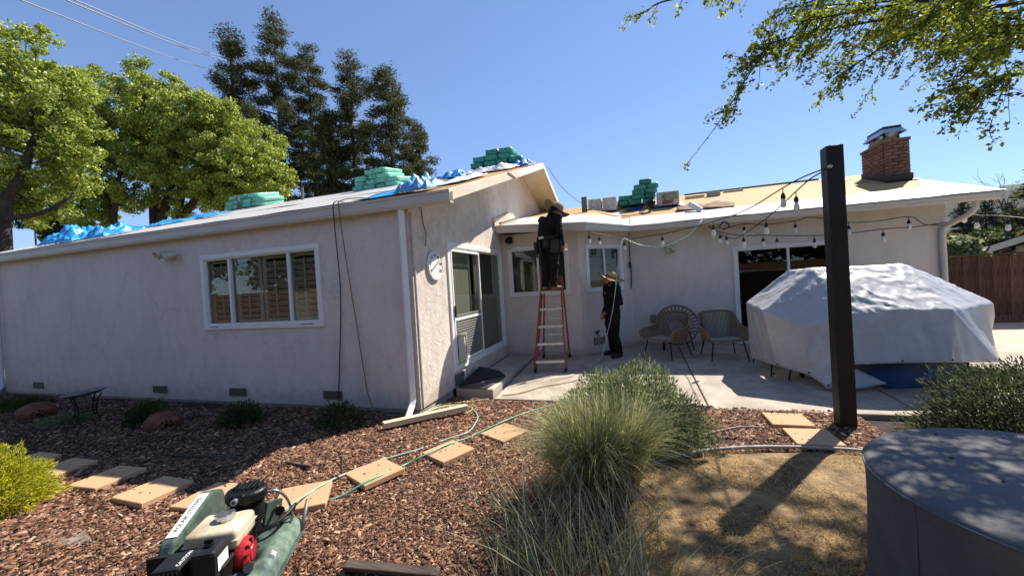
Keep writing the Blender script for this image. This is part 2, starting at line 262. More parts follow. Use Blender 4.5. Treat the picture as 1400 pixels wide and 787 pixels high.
# ------------------------------------------------------------------ mesh helpers
ORG = {}
def org(o): return ORG.get(o, Vector((0, 0, 0)))
class MB:
    def __init__(s): s.v = []; s.f = []
    def add(s, vs, fs):
        n = len(s.v); s.v += [tuple(v) for v in vs]; s.f += [tuple(i + n for i in f) for f in fs]; return s
    def bx(s, x0, x1, y0, y1, z0, z1):
        return s.add([(x0, y0, z0), (x1, y0, z0), (x1, y1, z0), (x0, y1, z0), (x0, y0, z1), (x1, y0, z1), (x1, y1, z1), (x0, y1, z1)],
                     [(0, 3, 2, 1), (4, 5, 6, 7), (0, 1, 5, 4), (1, 2, 6, 5), (2, 3, 7, 6), (3, 0, 4, 7)])
    def box(s, c, size, M=None):
        h = [Vector(((i & 1) * 2 - 1, ((i >> 1) & 1) * 2 - 1, (i >> 2) * 2 - 1)) * .5 for i in range(8)]
        vs = [Vector((a.x * size[0], a.y * size[1], a.z * size[2])) for a in h]
        if M is not None: vs = [M @ v for v in vs]
        return s.add([v + Vector(c) for v in vs], [(0, 2, 3, 1), (4, 5, 7, 6), (0, 1, 5, 4), (1, 3, 7, 5), (3, 2, 6, 7), (2, 0, 4, 6)])
    def bar(s, p0, p1, w, d, up=(0, 0, 1)):
        p0 = Vector(p0); p1 = Vector(p1); z = (p1 - p0); L = z.length; z.normalize()
        x = Vector(up).cross(z)
        if x.length < 1e-3: x = Vector((1, 0, 0)).cross(z)
        x.normalize(); y = z.cross(x); M = Matrix((x, y, z)).transposed()
        return s.box((p0 + p1) / 2, (w, d, L), M)
    def tube(s, pts, r, n=6, caps=True):
        pts = [Vector(p) for p in pts]; m = len(pts)
        if not hasattr(r, '__len__'): r = [r] * m
        t = [(pts[min(i + 1, m - 1)] - pts[max(i - 1, 0)]).normalized() for i in range(m)]
        a = Vector((0, 0, 1)) if abs(t[0].z) < .9 else Vector((1, 0, 0))
        x = t[0].cross(a).normalized(); vs = []; fs = []
        for i in range(m):
            x = (x - t[i] * x.dot(t[i]));
            if x.length < 1e-6: x = t[i].orthogonal()
            x.normalize(); y = t[i].cross(x)
            for k in range(n):
                an = 2 * math.pi * k / n; vs.append(pts[i] + (x * math.cos(an) + y * math.sin(an)) * r[i])
        for i in range(m - 1):
            for k in range(n):
                k2 = (k + 1) % n; fs.append((i * n + k, i * n + k2, (i + 1) * n + k2, (i + 1) * n + k))
        if caps: fs.append(tuple(reversed(range(n)))); fs.append(tuple(range((m - 1) * n, m * n)))
        return s.add(vs, fs)
    def lathe(s, prof, c=(0, 0, 0), n=24, M=None, sx=1, sy=1, caps=True):
        vs = []; fs = []; m = len(prof)
        for (r, z) in prof:
            for k in range(n):
                a = 2 * math.pi * k / n; v = Vector((r * math.cos(a) * sx, r * math.sin(a) * sy, z))
                if M is not None: v = M @ v
                vs.append(v + Vector(c))
        for i in range(m - 1):
            for k in range(n):
                k2 = (k + 1) % n; fs.append((i * n + k, i * n + k2, (i + 1) * n + k2, (i + 1) * n + k))
        if caps:
            if prof[0][0] > 1e-4: fs.append(tuple(reversed(range(n))))
            if prof[-1][0] > 1e-4: fs.append(tuple(range((m - 1) * n, m * n)))
        return s.add(vs, fs)
    def prism(s, pts, d):
        n = len(pts); d = Vector(d); P_ = [Vector(p) for p in pts]
        fs = [tuple(reversed(range(n))), tuple(range(n, 2 * n))] + [(i, (i + 1) % n, n + (i + 1) % n, n + i) for i in range(n)]
        return s.add(P_ + [p + d for p in P_], fs)
    def build(s, name, m, parent=None, smooth=False, bevel=0, loc=None, kind=None, segs=1):
        o_ = org(parent) if parent else (Vector(loc) if loc is not None else Vector((0, 0, 0)))
        me = bpy.data.meshes.new(name); me.from_pydata([tuple(Vector(v) - o_) for v in s.v], [], s.f)
        bm = bmesh.new(); bm.from_mesh(me); bmesh.ops.recalc_face_normals(bm, faces=bm.faces); bm.to_mesh(me); bm.free()
        if smooth: me.polygons.foreach_set('use_smooth', [True] * len(me.polygons))
        me.materials.append(m); return link(name, me, parent, bevel, o_, kind, segs)
def link(name, me, parent=None, bevel=0, o_=None, kind=None, segs=1):
    ob = bpy.data.objects.new(name, me); COL.objects.link(ob)
    if parent: ob.parent = parent; ORG[ob] = org(parent)
    elif o_ is not None: ob.location = o_; ORG[ob] = Vector(o_)
    if bevel:
        b = ob.modifiers.new('bevel', 'BEVEL'); b.width = bevel; b.segments = segs; b.limit_method = 'ANGLE'; b.angle_limit = R(40)
    if kind: ob['kind'] = kind
    return ob
def raw(name, V, F, m, parent=None, kind=None, smooth=False):
    """numpy vertices and equal-sized faces into one mesh"""
    V = np.asarray(V, np.float32).reshape(-1, 3); F = np.asarray(F, np.int32); k = F.shape[1]
    o_ = org(parent) if parent else Vector((0, 0, 0)); V = V - np.array(o_, np.float32)
    me = bpy.data.meshes.new(name); me.vertices.add(len(V)); me.vertices.foreach_set('co', V.ravel())
    me.loops.add(F.size); me.loops.foreach_set('vertex_index', F.ravel())
    me.polygons.add(len(F)); me.polygons.foreach_set('loop_start', np.arange(0, F.size, k, dtype=np.int32))
    if smooth: me.polygons.foreach_set('use_smooth', np.ones(len(F), bool))
    me.update(calc_edges=True); me.materials.append(m)
    return link(name, me, parent, kind=kind)
def thing(name, label, cat, loc=(0, 0, 0), rz=0, group=None):
    e = bpy.data.objects.new(name, None); COL.objects.link(e); e.location = loc; e.rotation_euler = (0, 0, rz)
    e.empty_display_size = .1
    ORG[e] = Vector(loc) if rz == 0 else Vector((0, 0, 0)); tag(e, label, cat, group); return e
def tag(o, label, cat, group=None):
    o['label'] = label; o['category'] = cat
    if group: o['group'] = group
    return o
def structure(o): o['kind'] = 'structure'; return o
def kids(o): return [c for c in o.children]
def copy_tree(o, parent=None):
    c = o.copy(); COL.objects.link(c); c.parent = parent
    for ch in list(o.children): copy_tree(ch, c)
    return c
def catmull(pts, k=6):
    P_ = [Vector(p) for p in pts]
    if len(P_) < 3: return P_
    Q = [P_[0]] + P_ + [P_[-1]]; out = []
    for i in range(1, len(Q) - 2):
        for j in range(k):
            t = j / k; a, b, c, d = Q[i - 1], Q[i], Q[i + 1], Q[i + 2]
            out.append(.5 * ((2 * b) + (c - a) * t + (2 * a - 5 * b + 4 * c - d) * t * t + (3 * b - a - 3 * c + d) * t ** 3))
    out.append(P_[-1]); return out
def leaves(name, C, size, m, parent=None, aspect=.6, up=0., kind=None, jitter=.4, dirs=None):
    """rhombic folded leaves, two triangles each, at the given centres"""
    C = np.asarray(C); n = len(C)
    d = rng.normal(size=(n, 3)) if dirs is None else np.asarray(dirs) + rng.normal(size=(n, 3)) * .35
    d[:, 2] += up; d /= np.linalg.norm(d, axis=1)[:, None] + 1e-9
    e = rng.normal(size=(n, 3)); e -= d * (e * d).sum(1)[:, None]; e /= np.linalg.norm(e, axis=1)[:, None] + 1e-9
    s = size * (1 + jitter * rng.uniform(-1, 1, n))[:, None]
    f = np.cross(d, e) * s * .12
    V = np.stack([C - d * s * .5, C + e * s * aspect * .5 + f, C + d * s * .5, C - e * s * aspect * .5 + f], 1).reshape(-1, 3)
    i = np.arange(n)[:, None] * 4
    F = np.concatenate([i + [[0, 1, 2]], i + [[0, 2, 3]]], 0)
    return raw(name, V, F, m, parent, kind)
def blades(name, base, tip, ctrl, w, m, parent=None, kind=None, segs=4):
    """tapering grass blades bent from base over ctrl to tip"""
    base, tip, ctrl = map(np.asarray, (base, tip, ctrl)); n = len(base); w = np.broadcast_to(w, (n,))
    side = rng.normal(size=(n, 3)); side[:, 2] *= .3; side /= np.linalg.norm(side, axis=1)[:, None]
    rows = []
    for j in range(segs + 1):
        t = j / segs; p = (1 - t) ** 2 * base + 2 * t * (1 - t) * ctrl + t * t * tip
        hw = (w * (1 - t) ** .6 * .5 + .0004)[:, None]; rows += [p - side * hw, p + side * hw]
    V = np.stack(rows, 1).reshape(-1, 3); k = 2 * (segs + 1); i = np.arange(n)[:, None] * k
    F = np.concatenate([i + [[2 * j, 2 * j + 1, 2 * j + 3, 2 * j + 2]] for j in range(segs)], 0)
    return raw(name, V, F, m, parent, kind)
def crease(p, seed, sc):
    q = p + Vector((seed * 3.1, -seed, seed * .7)); q = q + Vector((noise.noise(q * 1.3), noise.noise(q * 1.3 + Vector((9, 0, 0))), noise.noise(q * 1.3 + Vector((0, 9, 0))))) * .25
    r_ = 0
    for k, w_ in ((1, 1), (2.1, .55), (4.3, .3)): r_ += w_ * (1 - min(1, abs(noise.noise(q * sc * k)) * 3.0)) ** 1.6
    return r_
def sheetnoise(me, amp, sc, seed=0, ridged=False):
    if ridged == 'tarp':
        nn = [v.normal.copy() for v in me.vertices]
        for v, n_ in zip(me.vertices, nn):
            top = sstep(.35, .75, abs(n_.z)); p = v.co
            hz = (n_.y * p.x - n_.x * p.y) if abs(n_.z) < .98 else p.x
            fold = noise.noise(Vector((hz * 4.2 + .35 * noise.noise(p * 1.1), p.z * .55, seed))) + .45 * noise.noise(Vector((hz * 9.5, p.z * 1.1, seed + 5)))
            a = (1 - top) * fold * .016 + top * (crease(p, seed, sc * .42) - .5) * amp + noise.noise(p * 1.2 + Vector((0, seed, 0))) * .008
            v.co += n_ * a
        return
    if ridged:
        off = [(crease(v.co, seed, sc * .42) - .5) * amp + noise.noise(v.co * 1.7 + Vector((seed, 0, 0))) * amp * .8 for v in me.vertices]
        nn = [v.normal.copy() for v in me.vertices]
        for v, o, n_ in zip(me.vertices, off, nn): v.co += n_ * o
        return
    for v in me.vertices:
        p = v.co * sc + Vector((seed, seed * 1.7, -seed)); a = noise.noise(p) + .5 * noise.noise(p * 2.1) + .3 * noise.noise(p * 4.3)
        if ridged: a = .5 - abs(a) * 1.3
        v.co += v.normal * a * amp
def cloth(name, pts, faces, m, parent=None, cuts=10, amp=.02, sc=3., seed=0, label=None, ridged=False, thick=.004, loc=None, smooth_it=2, hem=0.):
    """a sheet given by a coarse cage, subdivided, softened and wrinkled"""
    o_ = org(parent) if parent else (Vector(loc) if loc is not None else Vector(pts[0]))
    bm = bmesh.new(); vs = [bm.verts.new(Vector(p) - o_) for p in pts]
    for f in faces: bm.faces.new([vs[i] for i in f])
    bmesh.ops.recalc_face_normals(bm, faces=bm.faces)
    bmesh.ops.subdivide_edges(bm, edges=bm.edges[:], cuts=cuts, use_grid_fill=True)
    inner = [v for v in bm.verts if not v.is_boundary]
    for _ in range(smooth_it): bmesh.ops.smooth_vert(bm, verts=inner, factor=.5, use_axis_x=True, use_axis_y=True, use_axis_z=True)
    bm.normal_update(); me = bpy.data.meshes.new(name); bm.to_mesh(me); bm.free()
    sheetnoise(me, amp, sc, seed, ridged)
    me.polygons.foreach_set('use_smooth', [True] * len(me.polygons)); me.materials.append(m)
    ob = link(name, me, parent, o_=None if parent else o_)
    s = ob.modifiers.new('thickness', 'SOLIDIFY'); s.thickness = thick; s.offset = 0
    return ob
def text(name, s, size, M, m, parent, depth=.0006):
    cu_ = bpy.data.curves.new(name, 'FONT'); cu_.body = s; cu_.size = size; cu_.align_x = 'CENTER'; cu_.align_y = 'CENTER'; cu_.extrude = depth
    cu_.resolution_u = 2
    ob = bpy.data.objects.new(name, cu_); COL.objects.link(ob)
    me = bpy.data.meshes.new_from_object(ob); bpy.data.objects.remove(ob)
    me.transform(M); me.materials.clear(); me.materials.append(m); o2 = link(name, me, parent); return o2
def frame4(x, y, z, o): return Matrix(((x[0], y[0], z[0], o[0]), (x[1], y[1], z[1], o[1]), (x[2], y[2], z[2], o[2]), (0, 0, 0, 1)))
def sstep(a, b, x): t = max(0, min(1, (x - a) / (b - a))); return t * t * (3 - 2 * t)
def gz(x, y):
    """height of the mulch: the bed on the left lies a little higher than the patio edge"""
    return -.045 - .095 * sstep(-3.6, -1.9, x)

# ------------------------------------------------------------------ the setting: ground, patio, lawn, driveway, hill
def ground():
    xs = np.concatenate([np.linspace(-260, -16, 14), np.linspace(-15, 12, 109), np.linspace(13, 320, 14)])
    ys = np.concatenate([np.linspace(-160, -4, 8), np.linspace(-3.5, 18, 87), np.linspace(19, 420, 18)])
    V = []; F = []
    for y in ys:
        for x in xs:
            z = gz(x, y)
            if -14 < x < 2 and .2 < y < 4.5: z += .018 * noise.noise(Vector((x * 2.2, y * 2.2, 0))) + .03 * noise.noise(Vector((x * .8, y * .8, 3)))
            if y > 5.2 and x > -3: z = -.19
            if x < -13 and y < 30: z -= .0
            V.append((x, y, z))
    n = len(xs)
    F = [(j * n + i, j * n + i + 1, (j + 1) * n + i + 1, (j + 1) * n + i) for j in range(len(ys) - 1) for i in range(n - 1)]
    g = raw('ground', V, F, MULCH, smooth=True, kind='structure')
    g.data.materials.append(GROUND)
    idx = np.array([1 if (abs(V[f[0]][0] + 5) > 9.2 or V[f[0]][1] > 14 or V[f[0]][1] < -2) else 0 for f in F], np.int32)
    g.data.polygons.foreach_set('material_index', idx)
ground()
def pz(y): return -.125 + .042 * (y - 5.5)
def slab(x0, x1, y0, y1, m=PATIO, name='patio_slab'):
    mb = MB(); mb.add([(x0, y0, -.3), (x1, y0, -.3), (x1, y1, -.3), (x0, y1, -.3), (x0, y0, pz(y0)), (x1, y0, pz(y0)), (x1, y1, pz(y1)), (x0, y1, pz(y1))],
                      [(0, 3, 2, 1), (4, 5, 6, 7), (0, 1, 5, 4), (1, 2, 6, 5), (2, 3, 7, 6), (3, 0, 4, 7)])
    structure(mb.build(name, m, bevel=.008))
for x0, x1, ya in ((-2.14, .79, 5.55), (.81, 2.96, 5.44), (2.98, 6.0, 5.5)):
    slab(x0, x1, ya, 7.68); slab(x0, x1, 7.70, 9.40)
# driveway beyond the patio, in long bays
for i, (y0, y1) in enumerate(((5.5, 7.9), (7.92, 10.2), (10.22, 12.6))):
    mb = MB().bx(6.02, 11.5, y0, y1, -.3, -.06); structure(mb.build('driveway_bay', DRIVE, bevel=.008))
LAWN_EDGE = catmull([(-.15, 3.35, 0), (.08, 3.74, 0), (.24, 3.9, 0), (.65, 4.14, 0), (1.18, 4.28, 0), (1.9, 4.31, 0), (2.9, 4.1, 0), (3.6, 3.6, 0)], 5)
def inlawn(x, y):
    if y < 3.35: return x > -.15 - .0 * y
    for a, b in zip(LAWN_EDGE[:-1], LAWN_EDGE[1:]):
        if a.x <= x <= b.x: return y < a.y + (b.y - a.y) * (x - a.x) / max(1e-6, b.x - a.x)
    return False
V = []; F = []; ex = np.array([p.x for p in LAWN_EDGE]); ey = np.array([p.y for p in LAWN_EDGE])
lx = np.linspace(-.15, 3.6, 60)
for i, x in enumerate(lx):
    top = float(np.interp(x, ex, ey))
    for j in range(30):
        y = -1 + (top + 1) * j / 29; V.append((x, y, -.118 + .012 * noise.noise(Vector((x * 1.7, y * 1.7, 2))) - (.03 if j == 29 or i in (0, 59) else 0)))
F = [(i * 30 + j, (i + 1) * 30 + j, (i + 1) * 30 + j + 1, i * 30 + j + 1) for i in range(59) for j in range(29)]
raw('lawn', V, F, LAWN, smooth=True, kind='structure')
# concrete landing under the sliding door
mb = MB().bx(-2.80, -2.18, 5.60, 6.62, -.25, .005); structure(mb.build('landing_slab', STEPC, bevel=.012))
mb = MB().bx(-2.80, -2.19, 6.63, 8.36, -.25, .004); structure(mb.build('landing_slab', STEPC, bevel=.012))
# far hill, in the gap on the right
V = []; F = []; nx, ny = 70, 16
for j in range(ny):
    for i in range(nx):
        x = 200 + i * 75; y = 1500 + j * 110; h = 380 * math.exp(-((j - 9) / 4.5) ** 2) * (.55 + .45 * noise.noise(Vector((i * .06, 1.3, j * .05))) + .25 * math.sin(i * .07 + .6))
        h += 30 * noise.noise(Vector((i * .4, j * .5, 0))); V.append((x, y, max(-5, h - 5)))
F = [(j * nx + i, j * nx + i + 1, (j + 1) * nx + i + 1, (j + 1) * nx + i) for j in range(ny - 1) for i in range(nx - 1)]
raw('hill', V, F, HILL, smooth=True, kind='structure')
V = []; F = []; nx = 40
for j in range(8):
    for i in range(nx):
        x = -500 + i * 12; y = 40 + j * 25; V.append((x, y, -6 + 17 * math.exp(-((j - 4) / 2.2) ** 2) * (.8 + .3 * noise.noise(Vector((i * .2, j * .2, 5))))))
F = [(j * nx + i, j * nx + i + 1, (j + 1) * nx + i + 1, (j + 1) * nx + i) for j in range(7) for i in range(nx - 1)]
raw('grassy_hill', V, F, GROUND, smooth=True, kind='structure')

# ------------------------------------------------------------------ the house
house = thing('house', 'single storey stucco house with its roof stripped to bare sheathing', 'house', (-2.82, 4.57, 0))
def wall(p0, p1, ztop, m, hole=None, zb=-.0, th=.15, name='wall'):
    """upright wall from p0 to p1, its outer face on that line, inner side to the left of p0->p1; ztop is a height or a list of (s, z)"""
    p0 = Vector((*p0, 0)); p1 = Vector((*p1, 0)); L = (p1 - p0).length; t = (p1 - p0) / L; n = Vector((-t.y, t.x, 0)) * th
    prof = ztop if isinstance(ztop, list) else [(0, ztop), (L, ztop)]
    def zt(s):
        for (a, za), (b, zb_) in zip(prof[:-1], prof[1:]):
            if a <= s <= b + 1e-6: return za + (zb_ - za) * (s - a) / (b - a)
        return prof[-1][1]
    mb = MB()
    def piece(s0, s1, lo, top):
        br = sorted({s0, s1} | {a for a, _ in prof if s0 < a < s1})
        pts = [p0 + t * s0 + Vector((0, 0, lo)), p0 + t * s1 + Vector((0, 0, lo))]
        pts += [p0 + t * s + Vector((0, 0, zt(s) if top is None else top)) for s in reversed(br)] if top is None else [p0 + t * s1 + Vector((0, 0, top)), p0 + t * s0 + Vector((0, 0, top))]
        mb.prism(pts, n)
    if hole:
        a, b, lo, hi = hole; piece(0, a, zb, None); piece(b, L, zb, None); piece(a, b, hi, None)
        if lo > zb: piece(a, b, zb, lo)
    else: piece(0, L, zb, None)
    return mb.build(name, m, house)
ROOFS = .331
def zl(y): return 2.80 + ROOFS * (y - 4.43) if y <= 10.28 else 2.80 + ROOFS * (2 * 10.28 - y - 4.43)
wall((-12.58, 4.57), (-2.97, 4.57), 2.76, STUCCO, (5.96, 8.22, 1.21, 2.29))
wall((-2.82, 4.57), (-2.82, 16.1), [(0, zl(4.57) - .05), (10.28 - 4.57, zl(10.28) - .05), (16.1 - 4.57, zl(16.1) - .05)], STUCCO_T, (5.66 - 4.57, 8.18 - 4.57, .28, 2.30))
wall((-12.58, 16.1), (-12.58, 4.72), [(0, zl(16.1) - .05), (16.1 - 10.28, zl(10.28) - .05), (16.1 - 4.72, zl(4.72) - .05)], STUCCO)
wall((-2.97, 16.1), (-12.43, 16.1), zl(16.1) - .05, STUCCO)
wall((-2.82, 8.38), (-1.13, 8.38), 2.68, STUCCO, (.18, 1.42, 1.36, 2.33), zb=-.1)
wall((-1.13, 8.38), (-.09, 9.42), 2.66, STUCCO, (.24, 1.15, 1.37, 2.28), zb=-.1)
wall((-.09, 9.42), (5.55, 9.42), 2.70, STUCCO, (2.14, 4.04, .06, 2.03), zb=-.1)
wall((5.55, 9.57), (5.55, 16.9), [(0, 2.7), (3.4, 3.80), (7.33, 2.6)], STUCCO, zb=-.1)
wall((5.40, 16.9), (-2.67, 16.9), 2.6, STUCCO, zb=-.1)
MB().bx(-12.56, -2.84, 4.59, 4.70, -.35, -.0).bx(-2.95, -2.84, 4.70, 5.6, -.35, 0).build('foundation', CONC_F, house)
MB().bx(-.05, 1.95, 9.33, 9.415, -.2, .11).build('kerb', STEPC, house, bevel=.01)
# dim floors and back partitions inside, so that the windows look into rooms
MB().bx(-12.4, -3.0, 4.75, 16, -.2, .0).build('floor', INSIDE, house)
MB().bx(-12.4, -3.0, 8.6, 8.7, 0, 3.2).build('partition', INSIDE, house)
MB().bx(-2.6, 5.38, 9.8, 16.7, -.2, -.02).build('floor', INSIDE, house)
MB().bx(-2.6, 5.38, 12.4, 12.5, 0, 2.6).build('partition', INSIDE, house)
for x0, x1 in ((-11.56, -11.24), (-8.03, -7.69), (-6.24, -5.89), (-4.39, -4.07)):
    v = MB().bx(x0 + .02, x1 - .02, 4.562, 4.569, .13, .20).build('vent', VENT, house)
    mb = MB().bx(x0, x1, 4.552, 4.567, .20, .22).bx(x0, x1, 4.552, 4.567, .10, .12).bx(x0, x0 + .02, 4.552, 4.567, .12, .20).bx(x1 - .02, x1, 4.552, 4.567, .12, .20)
    mb.build('vent_frame', VENT, v)
    mb = MB()
    for k in range(5): mb.bar((x0 + .02, 4.556, .128 + k * .016), (x1 - .02, 4.556, .128 + k * .016), .004, .009)
    mb.build('louvre', VENT, v)
v = MB().bx(-2.825, -2.80, 5.64, 5.98, .03, .2).build('vent', VENT, house)
def onB(s, d, z): t = Vector((.7071, .7071, 0)); n = Vector((.7071, -.7071, 0)); return Vector((-1.13, 8.38, z)) + t * s + n * d
mb = MB()
for k in range(6): mb.bar(onB(.30, .012, .18 + .028 * k), onB(.56, .012, .18 + .028 * k), .012, .01)
mb.bar(onB(.29, .01, .17), onB(.29, .01, .335), .02, .02); mb.bar(onB(.57, .01, .17), onB(.57, .01, .335), .02, .02)
mb.build('vent', VENT, house)

def window(p0, p1, z0, z1, muls, glass, trim=.075, blind=None, name='window', sill=True):
    """frame seen from the outside; p0 left and p1 right end of the outer frame"""
    p0 = Vector((*p0, 0)); p1 = Vector((*p1, 0)); L = (p1 - p0).length; t = (p1 - p0) / L; n = Vector((t.y, -t.x, 0))
    P = lambda s, d, z: p0 + t * s + n * d + Vector((0, 0, z))
    M = Matrix((t, n, Vector((0, 0, 1)))).transposed()
    def bx(mb, s0, s1, d0, d1, a, b): mb.box(P((s0 + s1) / 2, (d0 + d1) / 2, (a + b) / 2), (s1 - s0, d1 - d0, b - a), M)
    mb = MB(); d1 = .028
    bx(mb, 0, L, -.06, d1, z1 - trim, z1); bx(mb, 0, L, -.06, d1, z0, z0 + trim)
    bx(mb, 0, trim, -.06, d1, z0 + trim, z1 - trim); bx(mb, L - trim, L, -.06, d1, z0 + trim, z1 - trim)
    w = mb.build(name, WHITE, house, bevel=.005)
    g0, g1 = trim, L - trim; a0, a1 = z0 + trim, z1 - trim
    mb = MB(); s_ = .022
    bx(mb, g0, g1, -.05, .008, a1 - s_, a1); bx(mb, g0, g1, -.05, .008, a0, a0 + s_); bx(mb, g0, g0 + s_, -.05, .008, a0 + s_, a1 - s_); bx(mb, g1 - s_, g1, -.05, .008, a0 + s_, a1 - s_)
    mb.build('sash', WHITE, w, bevel=.003)
    ed = [g0 + s_] + [g0 + (g1 - g0) * f for f in muls] + [g1 - s_]
    for f in muls:
        mb = MB(); c = g0 + (g1 - g0) * f; bx(mb, c - .022, c + .022, -.05, .012, a0 + s_, a1 - s_); mb.build('mullion', WHITE, w, bevel=.003)
    for i in range(len(ed) - 1):
        a = ed[i] + (.022 if i else 0); b = ed[i + 1] - (.022 if i < len(ed) - 2 else 0); dd = -.02 - .012 * (i % 2)
        mb = MB(); bx(mb, a + .001, b - .001, dd - .004, dd, a0 + s_ + .001, a1 - s_ - .001); mb.build('pane', glass, w)
    return w, P, M, bx, (g0, g1, a0, a1)
# front window with plantation shutters behind the glass
w, P, M, bx, (g0, g1, a0, a1) = window((-6.68, 4.57), (-4.30, 4.57), 1.15, 2.35, (.235, .77), GLASS)
lou = None
for i in range(4):
    s0 = g0 + (g1 - g0) * i / 4 + .012; s1 = g0 + (g1 - g0) * (i + 1) / 4 - .012
    mb = MB(); bx(mb, s0, s0 + .07, -.10, -.07, a0 + .01, a1 - .01); bx(mb, s1 - .07, s1, -.10, -.07, a0 + .01, a1 - .01)
    bx(mb, s0 + .07, s1 - .07, -.10, -.07, a0 + .01, a0 + .07); bx(mb, s0 + .07, s1 - .07, -.10, -.07, a1 - .07, a1 - .01); mb.build('shutter_frame', BLIND, w)
    for k in range(10):
        z = a0 + .115 + k * .087
        mb = MB(); Rm = M @ Matrix.Rotation(R(48), 3, 'X'); mb.box(P((s0 + s1) / 2, -.087, z), (s1 - s0 - .145, .085, .010), Rm); mb.build('louvre', BLIND, w)
    mb = MB(); bx(mb, (s0 + s1) / 2 - .012, (s0 + s1) / 2 + .012, -.062, -.05, a0 + .1, a1 - .1); mb.build('tilt_rod', BLIND, w)
mb = MB(); bx(mb, .12, .3, .029, .034, 1.19, 1.2); mb.build('latch', VENT, w); mb = MB(); bx(mb, 1.98, 2.2, .029, .034, 1.19, 1.2); mb.build('latch', VENT, w)
def slatblind(P, M, w, s0, s1, z0, z1, d=-.09, pitch=.05, m=BLIND_D):
    mb = MB(); z = z0 + .03; Rm = M @ Matrix.Rotation(R(74), 3, 'X')
    while z < z1 - .02: mb.box(P((s0 + s1) / 2, d, z), (s1 - s0, .05, .003), Rm); z += pitch
    mb.build('blind', m, w, kind='stuff')
w, P, M, bx, (g0, g1, a0, a1) = window((-2.70, 8.38), (-1.34, 8.38), 1.30, 2.40, (.5,), GLASS_D)
slatblind(P, M, w, g0, g1, a0, a1)
w, P, M, bx, (g0, g1, a0, a1) = window(onB(.18, 0, 0)[:2], onB(1.21, 0, 0)[:2], 1.31, 2.34, (.5,), GLASS_D)
slatblind(P, M, w, g0, g1, a0, a1)
# dark sliding door on the back patio
w, P, M, bx, (g0, g1, a0, a1) = window((2.0, 9.42), (4.0, 9.42), .02, 2.09, (.505,), GLASS_D, name='sliding_door')
mb = MB(); bx(mb, g0 + .03, g0 + .06, .0, .035, .85, 1.1); mb.build('handle', DARK, w)
# glass sliding door in the gable wall: left leaf behind a screen door with a pet flap
w, P, M, bx, (g0, g1, a0, a1) = window((-2.82, 5.60), (-2.82, 8.22), .26, 2.33, (.5,), GLASS, name='sliding_door', trim=.085)
mid = (g0 + g1) / 2
mb = MB(); d0, d1 = .014, .034
bx(mb, g0 + .01, g0 + .05, d0, d1, a0 + .02, a1 - .03); bx(mb, mid - .06, mid - .02, d0, d1, a0 + .02, a1 - .03)
bx(mb, g0 + .05, mid - .06, d0, d1, a1 - .07, a1 - .03); bx(mb, g0 + .05, mid - .06, d0, d1, a0 + .02, a0 + .07); bx(mb, g0 + .05, mid - .06, d0, d1, 1.05, 1.09)
mb.build('screen_door_frame', WHITE, w, bevel=.003)
mb = MB()
for k in range(17): z = a0 + .09 + k * .043; bx(mb, g0 + .055, mid - .065, .018, .022, z, z + .026)
mb.build('screen_panel', mat('screen_mesh', (.22, .21, .2), .7), w)
mb = MB(); s = g0 + .07; bx(mb, s, s + .33, .034, .05, .35, .38); bx(mb, s, s + .33, .034, .05, .79, .82); bx(mb, s, s + .03, .034, .05, .38, .79); bx(mb, s + .3, s + .33, .034, .05, .38, .79)
mb.build('pet_door_frame', CREAM, w, bevel=.004)
mb = MB(); bx(mb, s + .03, s + .3, .030, .036, .38, .79); mb.build('pet_flap', mat('pale_flap', (.55, .53, .46), .5), w)
mb = MB(); bx(mb, g0 + .02, g0 + .045, .034, .06, 1.12, 1.3); mb.build('handle', DARK, w)
mb = MB(); bx(mb, g0 + .02, mid - .16, -.12, -.11, a0, a1); mb.build('curtain', CURTAIN, w); mb = MB(); bx(mb, mid + .30, g1, -.16, -.15, a0, a1); mb.build('drape', mat('grey_green_drape', (.20, .22, .19), .8, var=.25, vscale=3), w)
V = []
mb = MB()
for k in range(9): mb.tube([P(mid + .02 + k * .035, -.12 - .02 * (k % 2), a0), P(mid + .02 + k * .035, -.12 - .02 * (k % 2), a1)], .022, 6)
mb.build('curtain', CURTAIN, w)

# roof of the left wing
roofL = MB()
ex0, ex1, rx = -13.2, -2.20, -2.20
roofL.prism([(ex0, 4.43, zl(4.43)), (ex1, 4.43, zl(4.43)), (rx, 10.28, zl(10.28)), (ex0, 10.28, zl(10.28))], (0, 0, -.09))
roofL.prism([(ex0, 10.28, zl(10.28)), (rx, 10.28, zl(10.28)), (ex1, 16.6, zl(16.6)), (ex0, 16.6, zl(16.6))], (0, 0, -.09))
roof_l = roofL.build('roof', TRIMW, house)
sl = math.atan(ROOFS)
def panelmesh(w_, d_, name='panel'):
    mb = MB().bx(0, w_, 0, d_, 0, .013); me = bpy.data.meshes.new(name); me.from_pydata(mb.v, [], mb.f); me.materials.append(OSBM); return me
PM = panelmesh(2.434, 1.214); PH = panelmesh(1.214, 1.214)
def lay(x, y, z, slope, me, parent):
    ob = link('panel', me, parent); ob.location = Vector((x, y, z)) - org(parent); ob.rotation_euler = (slope, 0, 0); return ob
for r_ in range(5):
    y = 4.44 + r_ * 1.219 * math.cos(sl); x = -2.21 - (2.44 if r_ % 2 == 0 else 1.22)
    lay(x, y, zl(y) + .002, sl, PM if r_ % 2 == 0 else PH, roof_l)
    lay(x - 2.44, y, zl(y) + .002, sl, PM, roof_l)
